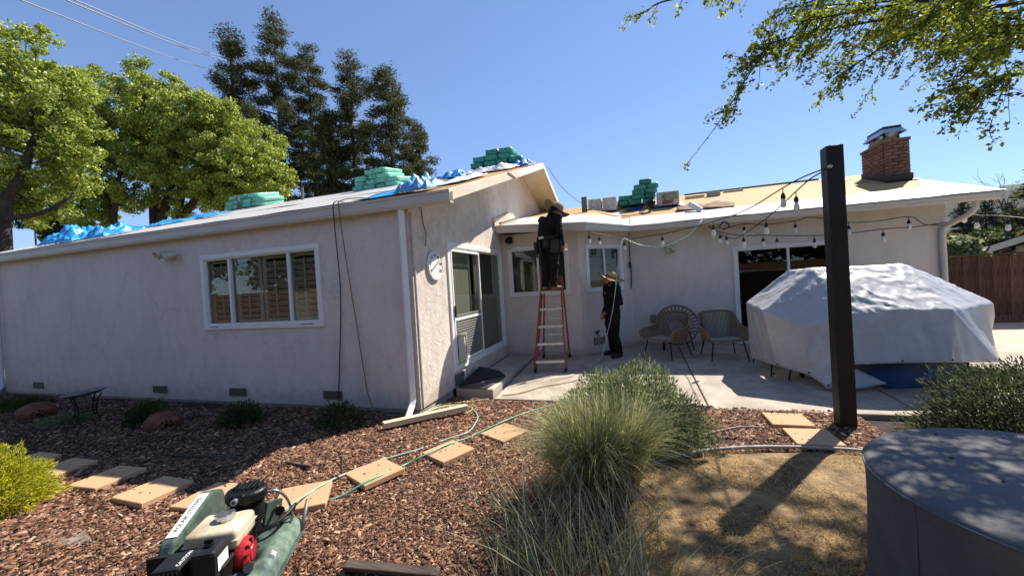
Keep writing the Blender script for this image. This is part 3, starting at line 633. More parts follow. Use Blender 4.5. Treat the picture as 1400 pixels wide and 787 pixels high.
# white felt rolled over the rest, in three overlapping courses
for k, (ya, yb) in enumerate(((4.42, 6.5), (6.35, 8.5), (8.35, 10.3))):
    nx = 40; V = []; F = []
    for j in range(5):
        for i in range(nx + 1):
            x = -13.2 + (9.75 - .35 * (k == 1) + .2 * (k == 2)) * i / nx; y = ya + (yb - ya) * j / 4
            V.append((x, y, zl(min(y, 10.28)) + .02 + .006 * k + .012 * noise.noise(Vector((x * 1.4, y * 1.6, k))) + .008))
    F = [(j * (nx + 1) + i, j * (nx + 1) + i + 1, (j + 1) * (nx + 1) + i + 1, (j + 1) * (nx + 1) + i) for j in range(4) for i in range(nx)]
    raw('underlayment', V, F, FELT, roof_l, smooth=True)
MB().bx(-9.5, -3.0, 10.2, 10.36, zl(10.28) + .0, zl(10.28) + .045).build('ridge_strip', DARK, roof_l)
# rake boards
def rake(y0, y1, x, h, m, dz=0., th=.035):
    MB().prism([(x, y0, zl(y0) + dz), (x, y1, zl(y1) + dz), (x, y1, zl(y1) + dz - h), (x, y0, zl(y0) + dz - h)], (th, 0, 0)).build('rake_board', m, house, bevel=.004)
rake(4.43, 7.55, -2.199, .15, FASCIA, .012); rake(7.56, 10.27, -2.197, .15, TRIMW, .004); rake(10.29, 16.6, -2.197, .15, TRIMW, .004)
MB().prism([(-2.16, 7.0, zl(7.0) + .016), (-2.16, 8.15, zl(8.15) + .016), (-2.16, 8.15, zl(8.15) - .03), (-2.16, 7.55, zl(7.55) - .15)], (.022, 0, 0)).build('rake_splice', FASCIA, house)
MB().bar((-2.80, 13.0, zl(13.0) - .12), (-2.21, 13.0, zl(13.0) - .12), .09, .04).build('lookout', TRIMW, house)
# gutters
def gutter(pts, m=GUTTER):
    """pts: list of (x, y, z top, z bottom) along the front lip"""
    mb = MB(); n = len(pts); nor = []
    for i in range(n):
        a = Vector(pts[max(i - 1, 0)][:2]); b = Vector(pts[min(i + 1, n - 1)][:2]); t = (b - a).normalized(); nor.append(Vector((-t.y, t.x)))
    for i in range(n - 1):
        q = []
        for j in (i, i + 1):
            x, y, zt, zb_ = pts[j]; N_ = nor[j]; h = zt - zb_
            prof = [(0, 0), (.0, -.025), (.012, -.04), (.012, -h + .035), (.03, -h), (.115, -h), (.115, -.01), (.105, -.01), (.105, -h + .02), (.02, -h + .02), (.02, 0)]
            q.append([Vector((x + N_.x * d, y + N_.y * d, zt + z)) for d, z in prof])
        k = len(q[0]); vs = q[0] + q[1]; mb.add(vs, [(a, (a + 1) % k, k + (a + 1) % k, k + a) for a in range(k)] + [tuple(range(k))[::-1], tuple(range(k, 2 * k))])
    return mb.build('gutter', m, house)
gutter([(-13.2, 4.41, 2.81, 2.655), (-7.6, 4.41, 2.81, 2.655)]); gutter([(-7.6, 4.41, 2.811, 2.654), (-2.13, 4.41, 2.811, 2.654)])
gutter([(-2.79, 7.93, 2.84, 2.70), (-.9, 7.93, 2.72, 2.57), (-.045, 8.95, 2.69, 2.575), (6.07, 8.95, 2.655, 2.545)])
MB().bx(6.05, 6.09, 8.96, 9.10, 2.55, 2.655).build('gutter_end', GUTTER, house)
# roof over the back: bay in front, main slope behind
zc = lambda y: 2.67 + .313 * (y - 8.95)
RZ = zc(13)
A_l, A_r, K_, C_r = (-2.82, 7.95, 2.83), (-.9, 7.95, 2.71), (-.045, 8.97, 2.676), (6.1, 8.97, 2.676)
R0, R1, R2 = (-2.82, 13, RZ), (-.95, 13, RZ), (6.1, 13, RZ)
mb = MB(); dn = (0, 0, -.09)
mb.prism([A_l, A_r, R1, R0], dn); mb.prism([A_r, K_, R1], dn); mb.prism([K_, C_r, R2, R1], dn); mb.prism([R0, R2, (6.1, 17.4, 2.6), (-2.82, 17.4, 2.6)], dn)
roof_c = mb.build('roof', TRIMW, house)
slc = math.atan(.313)
for r_ in range(4):
    y = 8.98 + r_ * 1.219 * math.cos(slc)
    x = -.04 - .21 * r_ if r_ < 3 else -.8
    if r_ == 3:
        sc_ = (13.0 - y) / math.cos(slc) / 1.219
    xs = x
    first = True
    while xs < 6.05:
        half = first and r_ % 2; wid = 1.22 if half else 2.44
        ob = lay(xs, y, zc(y) + .002, slc, PH if half else PM, roof_c)
        if xs + wid > 6.1: ob.scale.x = max(.05, (6.1 - xs) / wid)
        if r_ == 3: ob.scale.y = max(.05, sc_)
        xs += wid; first = False
def lift(p, d): return (p[0], p[1], p[2] + d)
def mixp(a, b, f): return tuple(a[i] + (b[i] - a[i]) * f for i in range(3))
# bay sheathing and felt
for f0, f1 in ((.3, .62), (.625, .99)):
    MB().prism([lift(mixp(A_l, R0, f0), .004), lift(mixp(A_r, R1, f0), .004), lift(mixp(A_r, R1, f1), .004), lift(mixp(A_l, R0, f1), .004)], (0, 0, .013)).build('panel', OSBM, roof_c)
    MB().prism([lift(mixp(A_r, R1, f0), .004), lift(mixp(K_, R1, f0), .004), lift(mixp(K_, R1, f1), .004), lift(mixp(A_r, R1, f1), .004)], (0, 0, .013)).build('panel', OSBM, roof_c)
MB().prism([lift(A_l, .01), lift(A_r, .01), lift(mixp(A_r, R1, .33), .01), lift(mixp(A_l, R0, .45), .01)], (0, 0, .02)).build('underlayment', FELT, roof_c)
MB().prism([lift(A_r, .012), lift(K_, .012), lift(mixp(K_, R1, .27), .012), lift(mixp(A_r, R1, .33), .012)], (0, 0, .021)).build('underlayment', FELT, roof_c)
V = []; nx = 60
for j in range(6):
    for i in range(nx + 1):
        x = -.05 + 6.14 * i / nx; top = 10.02 + .12 * noise.noise(Vector((x * .5, 0, 1))) + (.9 * sstep(5.5, 6.0, x))
        y = 8.96 + (top - 8.96) * j / 5; V.append((x, y, zc(y) + .026 + .010 * noise.noise(Vector((x * 2, y * 2.4, 9)))))
F = [(j * (nx + 1) + i, j * (nx + 1) + i + 1, (j + 1) * (nx + 1) + i + 1, (j + 1) * (nx + 1) + i) for j in range(5) for i in range(nx)]
raw('underlayment', V, F, FELT, roof_c, smooth=True)
MB().bx(1.55, 4.95, 12.9, 13.05, RZ - .01, RZ + .03).build('ridge_strip', WEATHER, roof_c)
MB().prism([(4.95, 12.2, zc(12.2) + .02), (5.35, 12.2, zc(12.2) + .02), (5.35, 12.95, zc(12.95) + .02), (4.9, 12.95, zc(12.95) + .02)], (0, 0, .012)).build('underlayment', FELT, roof_c)
MB().prism([(6.1, 8.98, 2.69), (6.1, 13, RZ + .01), (6.1, 13, RZ - .16), (6.1, 8.98, 2.53)], (.03, 0, 0)).build('rake_board', TRIMW, house)
# small cricket boards where the bay roof meets the gable wall
MB().bar((-2.79, 7.85, 2.90), (-2.77, 9.0, 3.22), .03, .16).build('flashing_board', FASCIA, house)
MB().bar((-2.70, 7.98, 2.90), (-2.62, 9.1, 3.16), .05, .035).build('flashing_strip', WEATHER, house)
# downspouts
def spout(pts, r=.04, m=WHITE, n=4):
    return MB().tube(pts, r * 1.2, n).build('downspout', m, house, bevel=.008)
spout([(-12.52, 4.50, 2.66), (-12.52, 4.50, .12), (-12.52, 4.44, .05), (-12.5, 4.3, .0)])
spout([(-2.885, 4.505, 2.68), (-2.885, 4.505, .16), (-2.88, 4.46, .08), (-2.85, 4.28, -.05)], .045)
MB().tube([(-2.79, 4.60, 2.62), (-2.79, 4.60, .02)], .02, 6).build('downspout', GUTTER, house)
MB().tube(catmull([(5.75, 9.05, 2.56), (5.74, 9.06, 2.42), (5.66, 9.16, 2.3), (5.52, 9.33, 2.18), (5.46, 9.37, 2.05), (5.46, 9.37, 1.5), (5.46, 9.37, .1)], 4), .045, 8).build('downspout', GUTTER, house, smooth=True)
# chimney on the right end: every brick its own piece
cx0, cx1, cy0, cy1, cz0, cz1 = 5.60, 6.03, 11.2, 12.2, 3.2, 4.36
chim = MB().bx(cx0 + .008, cx1 - .008, cy0 + .008, cy1 - .008, 3.0, cz1 - .004).build('chimney', MORTAR, house)
BME = {}
def brick(c, sx, sy, sz=.062):
    k = (round(sx, 3), round(sy, 3))
    if k not in BME:
        mb = MB().box((0, 0, 0), (sx, sy, sz)); me = bpy.data.meshes.new('brick'); me.from_pydata(mb.v, [], mb.f)
        bm = bmesh.new(); bm.from_mesh(me); bmesh.ops.recalc_face_normals(bm, faces=bm.faces); bm.to_mesh(me); bm.free(); me.materials.append(BRICK); BME[k] = me
    ob = link('brick', BME[k], chim); ob.location = Vector(c) - org(chim)
for row in range(15):
    z = cz1 - .04 - row * .0755; off = row % 2; out = .02 if row == 0 else 0
    jt = .004 * random.random()
    xs = [cx0 - out, cx0 + .21, cx1 + out] if off else [cx0 - out, cx0 + .105, cx0 + .32, cx1 + out]
    for a, b in zip(xs[:-1], xs[1:]): brick(((a + b) / 2, cy0 + .043 - out - jt * random.random(), z), b - a - .011, .1)
    ys = [cy0 + .1 - out] + list(np.arange(cy0 + (.3 if off else .2), cy1 - .1, .21)) + [cy1 + out]
    for a, b in zip(ys[:-1], ys[1:]): brick((cx0 + .043 - out - jt * random.random(), (a + b) / 2, z), .1, b - a - .011)
MB().bx(cx0 + .05, cx1 - .06, cy0 + .2, cy1 - .2, cz1 - .01, cz1 + .10).build('flue', CONC_F, chim)
mb = MB(); c_ = Vector(((cx0 + cx1) / 2 - .02, (cy0 + cy1) / 2 - .05, 0)); z0_ = cz1 + .15; z1_ = cz1 + .27; a_ = (.23, .42); b_ = (.17, .33)
q0 = [c_ + Vector((sx * a_[0], sy * a_[1], z0_)) for sx, sy in ((-1, -1), (1, -1), (1, 1), (-1, 1))]; q1 = [c_ + Vector((sx * b_[0], sy * b_[1], z1_)) for sx, sy in ((-1, -1), (1, -1), (1, 1), (-1, 1))]
mb.add(q0 + q1, [(0, 1, 5, 4), (1, 2, 6, 5), (2, 3, 7, 6), (3, 0, 4, 7)]); mb.build('chimney_cap', STEEL, chim)
MB().prism([q + Vector((0, 0, .003)) for q in q1], (0, 0, .05)).build('cap_lid', BLACKM, chim)
mb = MB()
for sx, sy in ((-1, -1), (1, -1), (1, 1), (-1, 1)): mb.bar(c_ + Vector((sx * .13, sy * .26, cz1 + .05)), c_ + Vector((sx * .17, sy * .3, z1_)), .02, .02)
mb.build('cap_legs', BLACKM, chim)
mb = MB(); zf = zc(cy0)
mb.bx(cx0 - .03, cx1 + .03, cy0 - .03, cy0 - .005, zf - .05, zf + .17)
mb.prism([(cx0 - .03, cy0, zf - .05), (cx0 - .03, cy1, zc(cy1) - .05), (cx0 - .03, cy1, zc(cy1) + .14), (cx0 - .03, cy0, zf + .17)], (.025, 0, 0)); mb.build('flashing', mat('rusty_flashing', (.10, .065, .05), .7, .2, var=.5, vscale=8), chim)
MB().prism([(cx0 - .1, cy0 - .16, zc(cy0 - .16) + .03), (cx1 + .1, cy0 - .16, zc(cy0 - .16) + .03), (cx1 + .1, cy0 - .02, zc(cy0) + .03), (cx0 - .1, cy0 - .02, zc(cy0) + .03)], (0, 0, .01)).build('apron', BLACKM, chim)
# outdoor tap on the angled wall
mb = MB().tube([onB(.34, 0, .42), onB(.34, .08, .42), onB(.34, .1, .37)], .014, 6); mb.tube([onB(.40, .06, .47), onB(.30, .06, .45)], .018, 6).tube([onB(.34, .05, .42), onB(.37, .06, .46)], .01, 6); mb.build('tap', DARK, house)

# ------------------------------------------------------------------ fixtures on the walls
t = thing('floodlight', 'pale twin floodlight on the shaded front wall left of the window', 'floodlight', (-7.3, 4.57, 2.4))
MB().lathe([(.055, 0), (.055, .03), (.02, .05)], (-7.3, 4.57, 2.38), 14, Matrix.Rotation(R(90), 3, 'X')).build('base', CREAML, t, smooth=True)
for sx, an in ((-1, 30), (1, -10)):
    M = Matrix.Rotation(R(an * sx + (25 if sx < 0 else -20)), 3, 'Z') @ Matrix.Rotation(R(112), 3, 'X')
    MB().lathe([(.025, -.09), (.04, -.06), (.07, .06), (.075, .09), (.066, .09), (.06, .05), (.001, .045)], (-7.3 + sx * .10, 4.45, 2.41 - .02 * sx), 14, M, caps=False).build('lamp_head', CREAML, t, smooth=True)
t = thing('wall_thermometer', 'round white dial thermometer hung on the gable wall by the glass door', 'thermometer', (-2.80, 5.16, 1.93))
MY = Matrix.Rotation(R(90), 3, 'Y')
MB().lathe([(.215, 0), (.22, .02), (.205, .035), (.195, .028), (.001, .028)], (-2.815, 5.17, 1.93), 32, MY).build('dial', LABELW, t, smooth=False)
mb = MB(); cc = Vector((-2.783, 5.17, 1.93))
mb.bar(cc + Vector((0, .12, .075)), cc + Vector((0, -.12, -.075)), .012, .004, up=(1, 0, 0)).build('needle', INKB, t)
for k, w_ in enumerate(('0', '20', '40', '60', '80', '100', '120')):
    an = R(210 - k * 40); o = cc + Vector((-.002, .155 * math.cos(an), .155 * math.sin(an)))
    text('numeral', w_, .062, frame4((0, 1, 0), (0, 0, 1), (1, 0, 0), o - org(t)), INKB, t)
t = thing('wall_lantern', 'black wall lantern with clear glass under the bay eave', 'lantern', (-2.62, 8.38, 2.45))
MB().box((-2.62, 8.36, 2.56), (.1, .035, .14)).build('back_plate', BLACKM, t)
MB().lathe([(.02, .16), (.06, .13), (.085, .07), (.085, .03), (.07, .03)], (-2.62, 8.27, 2.47), 16).build('hood', BLACKM, t, smooth=True)
MB().lathe([(.055, .03), (.055, -.1), (.04, -.13)], (-2.62, 8.27, 2.47), 14).build('glass_shade', LANTG, t, smooth=True)
t = thing('security_light', 'round beige security light on the back wall below the eave', 'security light', (.72, 9.42, 2.15))
MB().lathe([(.10, 0), (.10, .03), (.05, .05)], (.75, 9.42, 2.18), 16, Matrix.Rotation(R(90), 3, 'X')).build('base', CREAML, t, smooth=True)
for dx, dz in ((-.05, -.05), (.07, -.02)): MB().lathe([(.02, 0), (.05, .03), (.055, .09), (.001, .075)], (.75 + dx, 9.36, 2.18 + dz), 12, Matrix.Rotation(R(120), 3, 'X')).build('lamp_head', CREAML, t, smooth=True)
t = thing('outlet_box', 'weathered outlet box on the back wall left of the chairs', 'outlet', (.33, 9.42, .62))
MB().box((.33, 9.395, .62), (.12, .05, .17)).build('cover', mat('grey_outlet_cover', (.2, .19, .18), .5, var=.3), t, bevel=.01)
MB().tube(catmull([(.34, 9.37, .58), (.37, 9.36, .4), (.40, 9.34, .2), (.42, 9.3, .08)], 4), .012, 5).build('lead', CORDB, t)

# ------------------------------------------------------------------ things lying on the roof
ORD = ['first', 'second', 'third', 'fourth', 'fifth', 'sixth', 'seventh', 'eighth', 'ninth']
BUN = {}
def bundlemesh(m, L=.96, w_=.33, h=.135):
    if m.name in BUN: return BUN[m.name]
    bm = bmesh.new(); bmesh.ops.create_cube(bm, size=1); bmesh.ops.scale(bm, vec=(w_, L, h), verts=bm.verts)
    bmesh.ops.subdivide_edges(bm, edges=bm.edges[:], cuts=3, use_grid_fill=True)
    for v in bm.verts:
        s = Vector((v.co.x / w_, v.co.y / L, v.co.z / h)) * 2; ed = sum(abs(c) > .99 for c in s)
        if ed >= 2: v.co *= .95
        v.co += Vector((noise.noise(v.co * 9), noise.noise(v.co * 9 + Vector((5, 0, 0))), noise.noise(v.co * 9 + Vector((0, 7, 0))))) * .012
        v.co.z += .015 * (s.y * s.y - .4) * -.6
    me = bpy.data.meshes.new('shingle_bundle'); bm.to_mesh(me); bm.free(); me.materials.append(m)
    me.polygons.foreach_set('use_smooth', [True] * len(me.polygons)); BUN[m.name] = me; return me
def stack(desc, rows, x0, y, zfun, slope, m, dx=.345, lean=0.):
    """rows: list of (count, offset) from the bottom up; ends face the garden"""
    for r_, (n, off) in enumerate(rows):
        for k in range(n):
            ob = link('shingle_bundle', bundlemesh(m)); yy = y + .05 * random.uniform(-1, 1)
            ob.location = (x0 + off + k * dx + .012 * random.uniform(-1, 1), yy, zfun(yy) + .11 + r_ * .137)
            ob.rotation_euler = (slope + R(random.uniform(-1.5, 1.5)), R(random.uniform(-1, 1)), R(random.uniform(-3, 3)) + lean)
            row = ('bottom', 'second', 'third', 'fourth', 'fifth')[r_] if n > 1 or r_ < len(rows) - 1 else 'top'
            tag(ob, f'green shingle bundle, {ORD[k]} from left in {row} row of {desc}', 'shingle bundle', 'shingle bundles stacked on the roof')
stack('the leftmost pile', [(4, 0), (4, .04), (3, .12)], -11.85, 9.5, lambda y: zl(y) - .02, sl * .7, WRAPL)
stack('the pile beside the curled tarp', [(4, 0), (4, .03), (3, .1), (2, .36)], -7.15, 9.6, lambda y: zl(y) - .07, sl * .6, WRAPL)
stack('the ridge pile', [(4, 0), (3, .05), (2, .42)], -3.75, 9.95, lambda y: zl(y) + .02, sl * .35, WRAPG)
stack('the pile between white boxes', [(3, 0), (3, .03), (2, .42), (2, .47), (1, .62)], -.22, 11.95, lambda y: zc(y) + .02, slc * .7, WRAPG)
def carton(x, y, wx, label, green=False):
    t = thing('wrapped_carton', label, 'carton', (x, y, zc(y) + .02))
    M = Matrix.Rotation(slc * .5, 3, 'X'); o = Vector((x, y, zc(y) + .04))
    mb = MB().box(o + M @ Vector((0, .15, .19)), (wx, .5, .36), M); mb.build('wrapped_body', BOXW, t, bevel=.02, segs=2)
    mb = MB()
    for f in (-.22, .2): mb.box(o + M @ Vector((wx * f, -.102, .19)), (.012, .006, .35), M)
    mb.build('wrap_seam', mat('grey_seam', (.38, .37, .36), .6), t)
    if green:
        MB().box(o + M @ Vector((.03, -.104, .24)), (wx * .78, .006, .17), M).build('printed_label', mat('green_print', (.07, .13, .08), .6, col2=(.4, .38, .3), vscale=14), t)
        MB().box(o + M @ Vector((-.02, -.105, .10)), (wx * .5, .006, .09), M).build('tan_label', CARD, t)
carton(-.98, 11.35, .36, 'white wrapped carton at the left, beside the upright roof stub'); carton(-.58, 11.35, .37, 'white wrapped carton touching the left of the green bundles')
carton(.92, 11.1, .52, 'white wrapped carton with green printed end, right of the bundles', True)
MB().bx(-1.25, -1.11, 10.48, 10.52, zc(10.5) - .1, zc(10.5) + .60).build('roof_stub', WEATHER, None, loc=(-1.17, 10.5, 3.1))
tag(bpy.data.objects['roof_stub'], 'dark upright board standing on the roof above the bay', 'board')
cloth('blue_tarp', [(-.2, 11.0, zc(11.0) + .03), (1.35, 10.95, zc(10.95) + .03), (1.3, 11.5, zc(11.5) + .05), (-.1, 11.5, zc(11.5) + .05)], [(0, 1, 2, 3)], TARPD, amp=.03, cuts=8)
tag(bpy.data.objects['blue_tarp'], 'dark blue folded tarp under the green bundles on the back roof', 'tarp')
t = thing('nail_gun', 'dark roofing nailer with coiled hose lying before the bundles', 'nail gun', (.42, 10.65, zc(10.65)))
o = Vector((.42, 10.62, zc(10.62) + .03))
MB().lathe([(.06, 0), (.075, .05), (.075, .16), (.05, .2)], o + Vector((.03, 0, .08)), 12, Matrix.Rotation(R(25), 3, 'Y')).build('magazine', BLACKM, t, smooth=True)
MB().tube([o + Vector((-.08, 0, .16)), o + Vector((.02, 0, .26)), o + Vector((.12, 0, .30))], [.035, .05, .04], 8).build('barrel', DARK, t)
MB().tube([o + Vector((-.02, 0, .18)), o + Vector((-.14, 0, .05)), o + Vector((-.24, .02, .02))], [.03, .028, .02], 7).build('handle', CARD, t)
MB().tube([o + Vector((.10, 0, .3)), o + Vector((.11, 0, .38))], .02, 6).build('air_fitting', BLACKM, t)
hp = [o + Vector((.14 * math.cos(a), .12 * math.sin(a) + .1, .02 + .01 * a)) for a in np.arange(0, 13, .5)]; MB().tube(hp, .009, 5).build('hose', DARK, t)
def roofboard(name, label, p0, p1, w_, d_, m, cat='board', z=.03, fn=zc):
    a = Vector((*p0, fn(p0[1]) + z)); b = Vector((*p1, fn(p1[1]) + z))
    ob = MB().bar(a, b, d_, w_, up=(0, -.3, 1)).build(name, m, None, loc=a); tag(ob, label, cat); return ob
roofboard('plank', 'short pale plank near the ridge right of the cartons', (1.45, 12.1), (1.95, 12.12), .12, .03, LUMBER)
roofboard('plank', 'grey gridded board lying flat near the ridge strip', (2.0, 12.1), (2.35, 12.12), .28, .02, mat('grey_board', (.42, .42, .43), .7, var=.2))
roofboard('plank', 'thin tan plank at the left end of the ridge strip', (2.5, 12.5), (3.0, 12.5), .08, .03, LUMBER)
for i, (x, y, a, lab) in enumerate(((1.35, 10.25, .2, 'torn brown cardboard heap at the felt edge on the back roof'), (1.9, 10.2, -.3, 'flattened brown cardboard right of the torn heap'))):
    pts = [(x - .35, y - .2, zc(y - .2) + .05), (x + .3, y - .25, zc(y - .25) + .04), (x + .4, y + .2, zc(y + .2) + .05), (x + .05, y + .25, zc(y) + .22), (x - .3, y + .2, zc(y + .2) + .06)]
    ob = cloth('cardboard', pts, [(0, 1, 3), (1, 2, 3), (0, 3, 4)], CARD, amp=.03, cuts=4, thick=.008, smooth_it=0); tag(ob, lab, 'cardboard')
ob = MB().bar((1.28, 10.05, zc(10.05) + .20), (1.5, 9.8, zc(9.8) + .05), .02, .12).build('scrap_strip', LABELW, None, loc=(1.4, 9.9, 3.0)); tag(ob, 'white strip of scrap lying across the torn cardboard', 'scrap')
for (x, y, h, lab) in ((-11.3, 8.9, .42, 'rusty vent pipe in front of the leftmost bundles'), (-9.05, 9.1, .40, 'rusty vent pipe right of the leftmost bundles')):
    ob = MB().tube([(x, y, zl(y) - .05), (x, y, zl(y) + h)], .04, 8).build('vent_pipe', WEATHER, None, loc=(x, y, zl(y))); tag(ob, lab, 'vent pipe')
def crumple(name, label, c, sx, sy, h, m, seed, fn=zl, up=.02):
    """a loosely heaped tarp: mounds and folds over a patch of roof"""
    V = []; F = []; nx, ny = 56, 36; cx, cy = c
    for j in range(ny):
        for i in range(nx):
            u = i / (nx - 1) * 2 - 1; v = j / (ny - 1) * 2 - 1
            wob = 1 + .25 * noise.noise(Vector((u * 1.5, v * 1.5, seed)))
            x = cx + u * sx * wob; y = cy + v * sy * (1 + .25 * noise.noise(Vector((u * 1.7, v, seed + 4))))
            e = max(0, 1 - max(abs(u), abs(v)) ** 3)
            f = abs(noise.noise(Vector((u * 1.8, v * 1.4, seed + 9)))) * 1.1 + .30 * crease(Vector((u * .9, v * .7, 0)), seed, 1.7) + .2
            V.append((x, y, fn(y) + up + .035 + h * e * f + .02 * noise.noise(Vector((u * 9, v * 9, seed)))))
    F = [(j * nx + i, j * nx + i + 1, (j + 1) * nx + i + 1, (j + 1) * nx + i) for j in range(ny - 1) for i in range(nx - 1)]
    ob = raw(name, V, F, m, smooth=True); s = ob.modifiers.new('thickness', 'SOLIDIFY'); s.thickness = .006
    return tag(ob, label, 'tarp')
TL = mat('sky_blue_tarp', (.06, .38, .72), .38, col2=(.025, .24, .56), vscale=6, bump=.3, bscale=12)
crumple('blue_tarp', 'bright blue tarp heaped over the gutter at the far left', (-10.55, 4.88), .52, .34, .29, TL, 1)
crumple('blue_tarp', 'second bright blue tarp heap, tucked against the far left one', (-9.42, 4.92), .30, .32, .28, TL, 5)
crumple('blue_tarp', 'low blue tarp spread on the felt beside the tree trunk', (-10.1, 6.2), .42, .35, .07, TL, 11)
crumple('blue_tarp', 'long thin blue tarp on the felt left of the vent pipes', (-10.25, 7.1), .55, .4, .07, TL, 17)
# curled tarp by the gable corner: a flat tongue and a standing curl
def zt(x, y, d): return (x, y, zl(y) + d)
ob = cloth('blue_tarp', [zt(-3.60, 4.46, .04), zt(-3.05, 4.45, .02), zt(-2.9, 4.75, .06), zt(-3.0, 5.3, .1), zt(-3.6, 5.0, .05)], [(0, 1, 2, 3, 4)], TL, amp=.03, cuts=1, seed=3); tag(ob, 'flat blue tarp tongue hanging at the gutter near the gable corner', 'tarp')
crumple('curled_tarp', 'pale blue tarp corner bunched upright above the gutter end', (-2.72, 4.74), .26, .25, .20, mat('pale_blue_tarp', (.17, .42, .66), .4, col2=(.08, .28, .52), vscale=6), 8)
ob = cloth('white_tarp', [zt(-2.75, 5.2, .06), zt(-2.35, 5.3, .05), zt(-2.4, 6.6, .06), zt(-2.9, 7.4, .07), zt(-3.3, 7.2, .06), zt(-2.9, 6.0, .07)], [(0, 1, 2, 5), (5, 2, 3, 4)], mat('white_blue_tarp', (.66, .68, .72), .5, col2=(.12, .3, .62), vscale=2.5, c2lo=.36, c2hi=.46), amp=.03, cuts=8, seed=21); tag(ob, 'white and blue tarp strip running up the roof edge', 'tarp')
crumple('white_tarp', 'white crumpled tarp below the bundles on the gable ridge', (-3.1, 8.7), .6, .5, .15, mat('white_tarp_cloth', (.62, .61, .60), .5, var=.15), 31)
crumple('blue_tarp', 'teal blue tarp fold left of the white crumpled tarp', (-3.85, 8.35), .3, .4, .17, TARPB, 37)
crumple('blue_tarp', 'small blue tarp patch under the ridge bundles', (-2.55, 9.35), .33, .3, .16, TARPB, 41)

# ------------------------------------------------------------------ cords, hoses and string lights
def cord(name, label, pts, r, m, cat='cord', k=6, n=6):
    p = catmull(pts, k); ob = MB().tube(p, r, n).build(name, m, None, smooth=True, loc=p[0]); return tag(ob, label, cat)
cord('power_cable', 'black cord hanging straight down the front wall', [(-3.78, 4.6, 2.86), (-3.80, 4.36, 2.84), (-3.83, 4.36, 2.6), (-3.95, 4.53, 1.62), (-4.06, 4.54, .59), (-4.10, 4.53, .1), (-3.95, 4.44, -.02), (-3.6, 4.25, -.03), (-3.1, 4.2, -.04)], .0075, DARK)
cord('extension_cable', 'tan extension cord curving down the front wall to the ground', [(-3.55, 4.7, 2.93), (-3.70, 4.37, 2.85), (-3.74, 4.37, 2.65), (-3.76, 4.52, 1.61), (-3.72, 4.53, 1.2), (-3.64, 4.52, .55), (-3.57, 4.5, .19), (-3.4, 4.42, -.03), (-3.15, 4.4, -.03), (-2.9, 4.42, -.02)], .008, CORDB)
cord('dangling_wire', 'frayed black wire dangling on the gable wall near the corner', [(-2.80, 4.88, 2.75), (-2.79, 4.90, 2.5), (-2.79, 4.96, 2.38), (-2.795, 4.93, 2.2)], .006, DARK)
cord('ridge_cable', 'thin grey cable from the gable peak down to the back roof', [(-2.1, 10.5, 4.7), (-1.75, 10.5, 4.1), (-1.18, 10.5, 3.55), (-.4, 10.3, zc(10.3) + .05), (.5, 10.4, zc(10.4) + .05)], .009, mat('grey_cable', (.2, .2, .2), .6))
# two air hoses from the compressor across the stepping stones
def gp(px, py, d=.02):
    q = W(px, py, Z=-.05); z = gz(q.x, q.y); q = W(px, py, Z=z + d); return q
cord('air_hose', 'green air hose crossing over the stepping stones', [gp(*p) for p in ((393, 694), (410, 689), (445, 684), (470, 676), (498, 660, .06), (530, 645, .06), (556, 634), (580, 622, .06), (610, 608, .06), (640, 598), (652, 592), (690, 575, .04), (715, 565), (745, 556), (790, 545))], .009, HOSEG, 'hose')
cord('air_hose', 'pale green hose running above the stepping stones to the beam', [gp(*p) for p in ((384, 700, .3), (400, 688, .15), (420, 675, .06), (445, 660, .06), (468, 649), (520, 629), (575, 613), (610, 600), (640, 590), (651, 576), (653, 568), (645, 558), (630, 553), (600, 556), (575, 566))], .008, HOSEP, 'hose')
cord('yellow_cable', 'loose yellow cord looping behind the pale beam', [gp(*p) for p in ((572, 570), (590, 560), (612, 555), (640, 553), (645, 560), (630, 566), (600, 566), (585, 562), (605, 552), (640, 549), (668, 545))], .008, CORDY)
cord('patio_cable', 'thin tan cord lying across the sunny patio', [(-2.05, 5.65, -.10), (-1.8, 5.8, -.1), (-1.55, 6.1, -.085), (-1.2, 6.35, -.075), (-.8, 6.7, -.06)], .007, CORDB)
# hose from the roof that the standing worker holds
cord('air_hose', 'pale hose sagging from the eave and held by the worker', [W(965, 296, Y=9.2), W(957, 304, Y=8.85), W(945, 318, Y=8.7), W(928, 329, Y=8.6), W(905, 337, Y=8.5), W(880, 336, Y=8.45), W(860, 329, Y=8.4), W(852, 327, Y=8.35), W(847, 345, Y=8.1), W(843, 380, Y=7.9), W(839, 415, Y=7.88), W(835, 436, Y=7.9), W(828, 465, Y=7.95), W(821, 490, Y=7.75), W(800, 500, Y=7.3)], .008, HOSEP, 'hose')
cord('plug_cable', 'black cord with plug hanging from the eave by the bay corner', [W(860, 318, Y=8.95), W(860, 330, Y=9.3), W(861, 350, Y=9.36), W(863, 372, Y=9.37), W(863, 394, Y=9.37)], .012, DARK)
MB().tube([W(861, 358, Y=9.36), W(862, 366, Y=9.36)], .03, 6).build('plug', DARK, bpy.data.objects['plug_cable'])
BULBM = {}
def bulb(parent, p, s=1.0):
    p = Vector(p)
    MB().tube([p + Vector((0, 0, .005)), p + Vector((0, 0, -.07 * s))], .006, 5).tube([p + Vector((0, 0, -.06 * s)), p + Vector((0, 0, -.09 * s)), p + Vector((0, 0, -.135 * s))], [.012, .026 * s, .028 * s], 8).build('socket', DARK, parent)
    sk = parent.children[-1]
    MB().lathe([(.018, 0), (.026, -.03), (.036, -.065), (.034, -.09), (.018, -.112), (.001, -.116)], p + Vector((0, 0, -.13 * s)), 10, caps=False).build('bulb', BULBG, sk, smooth=True)
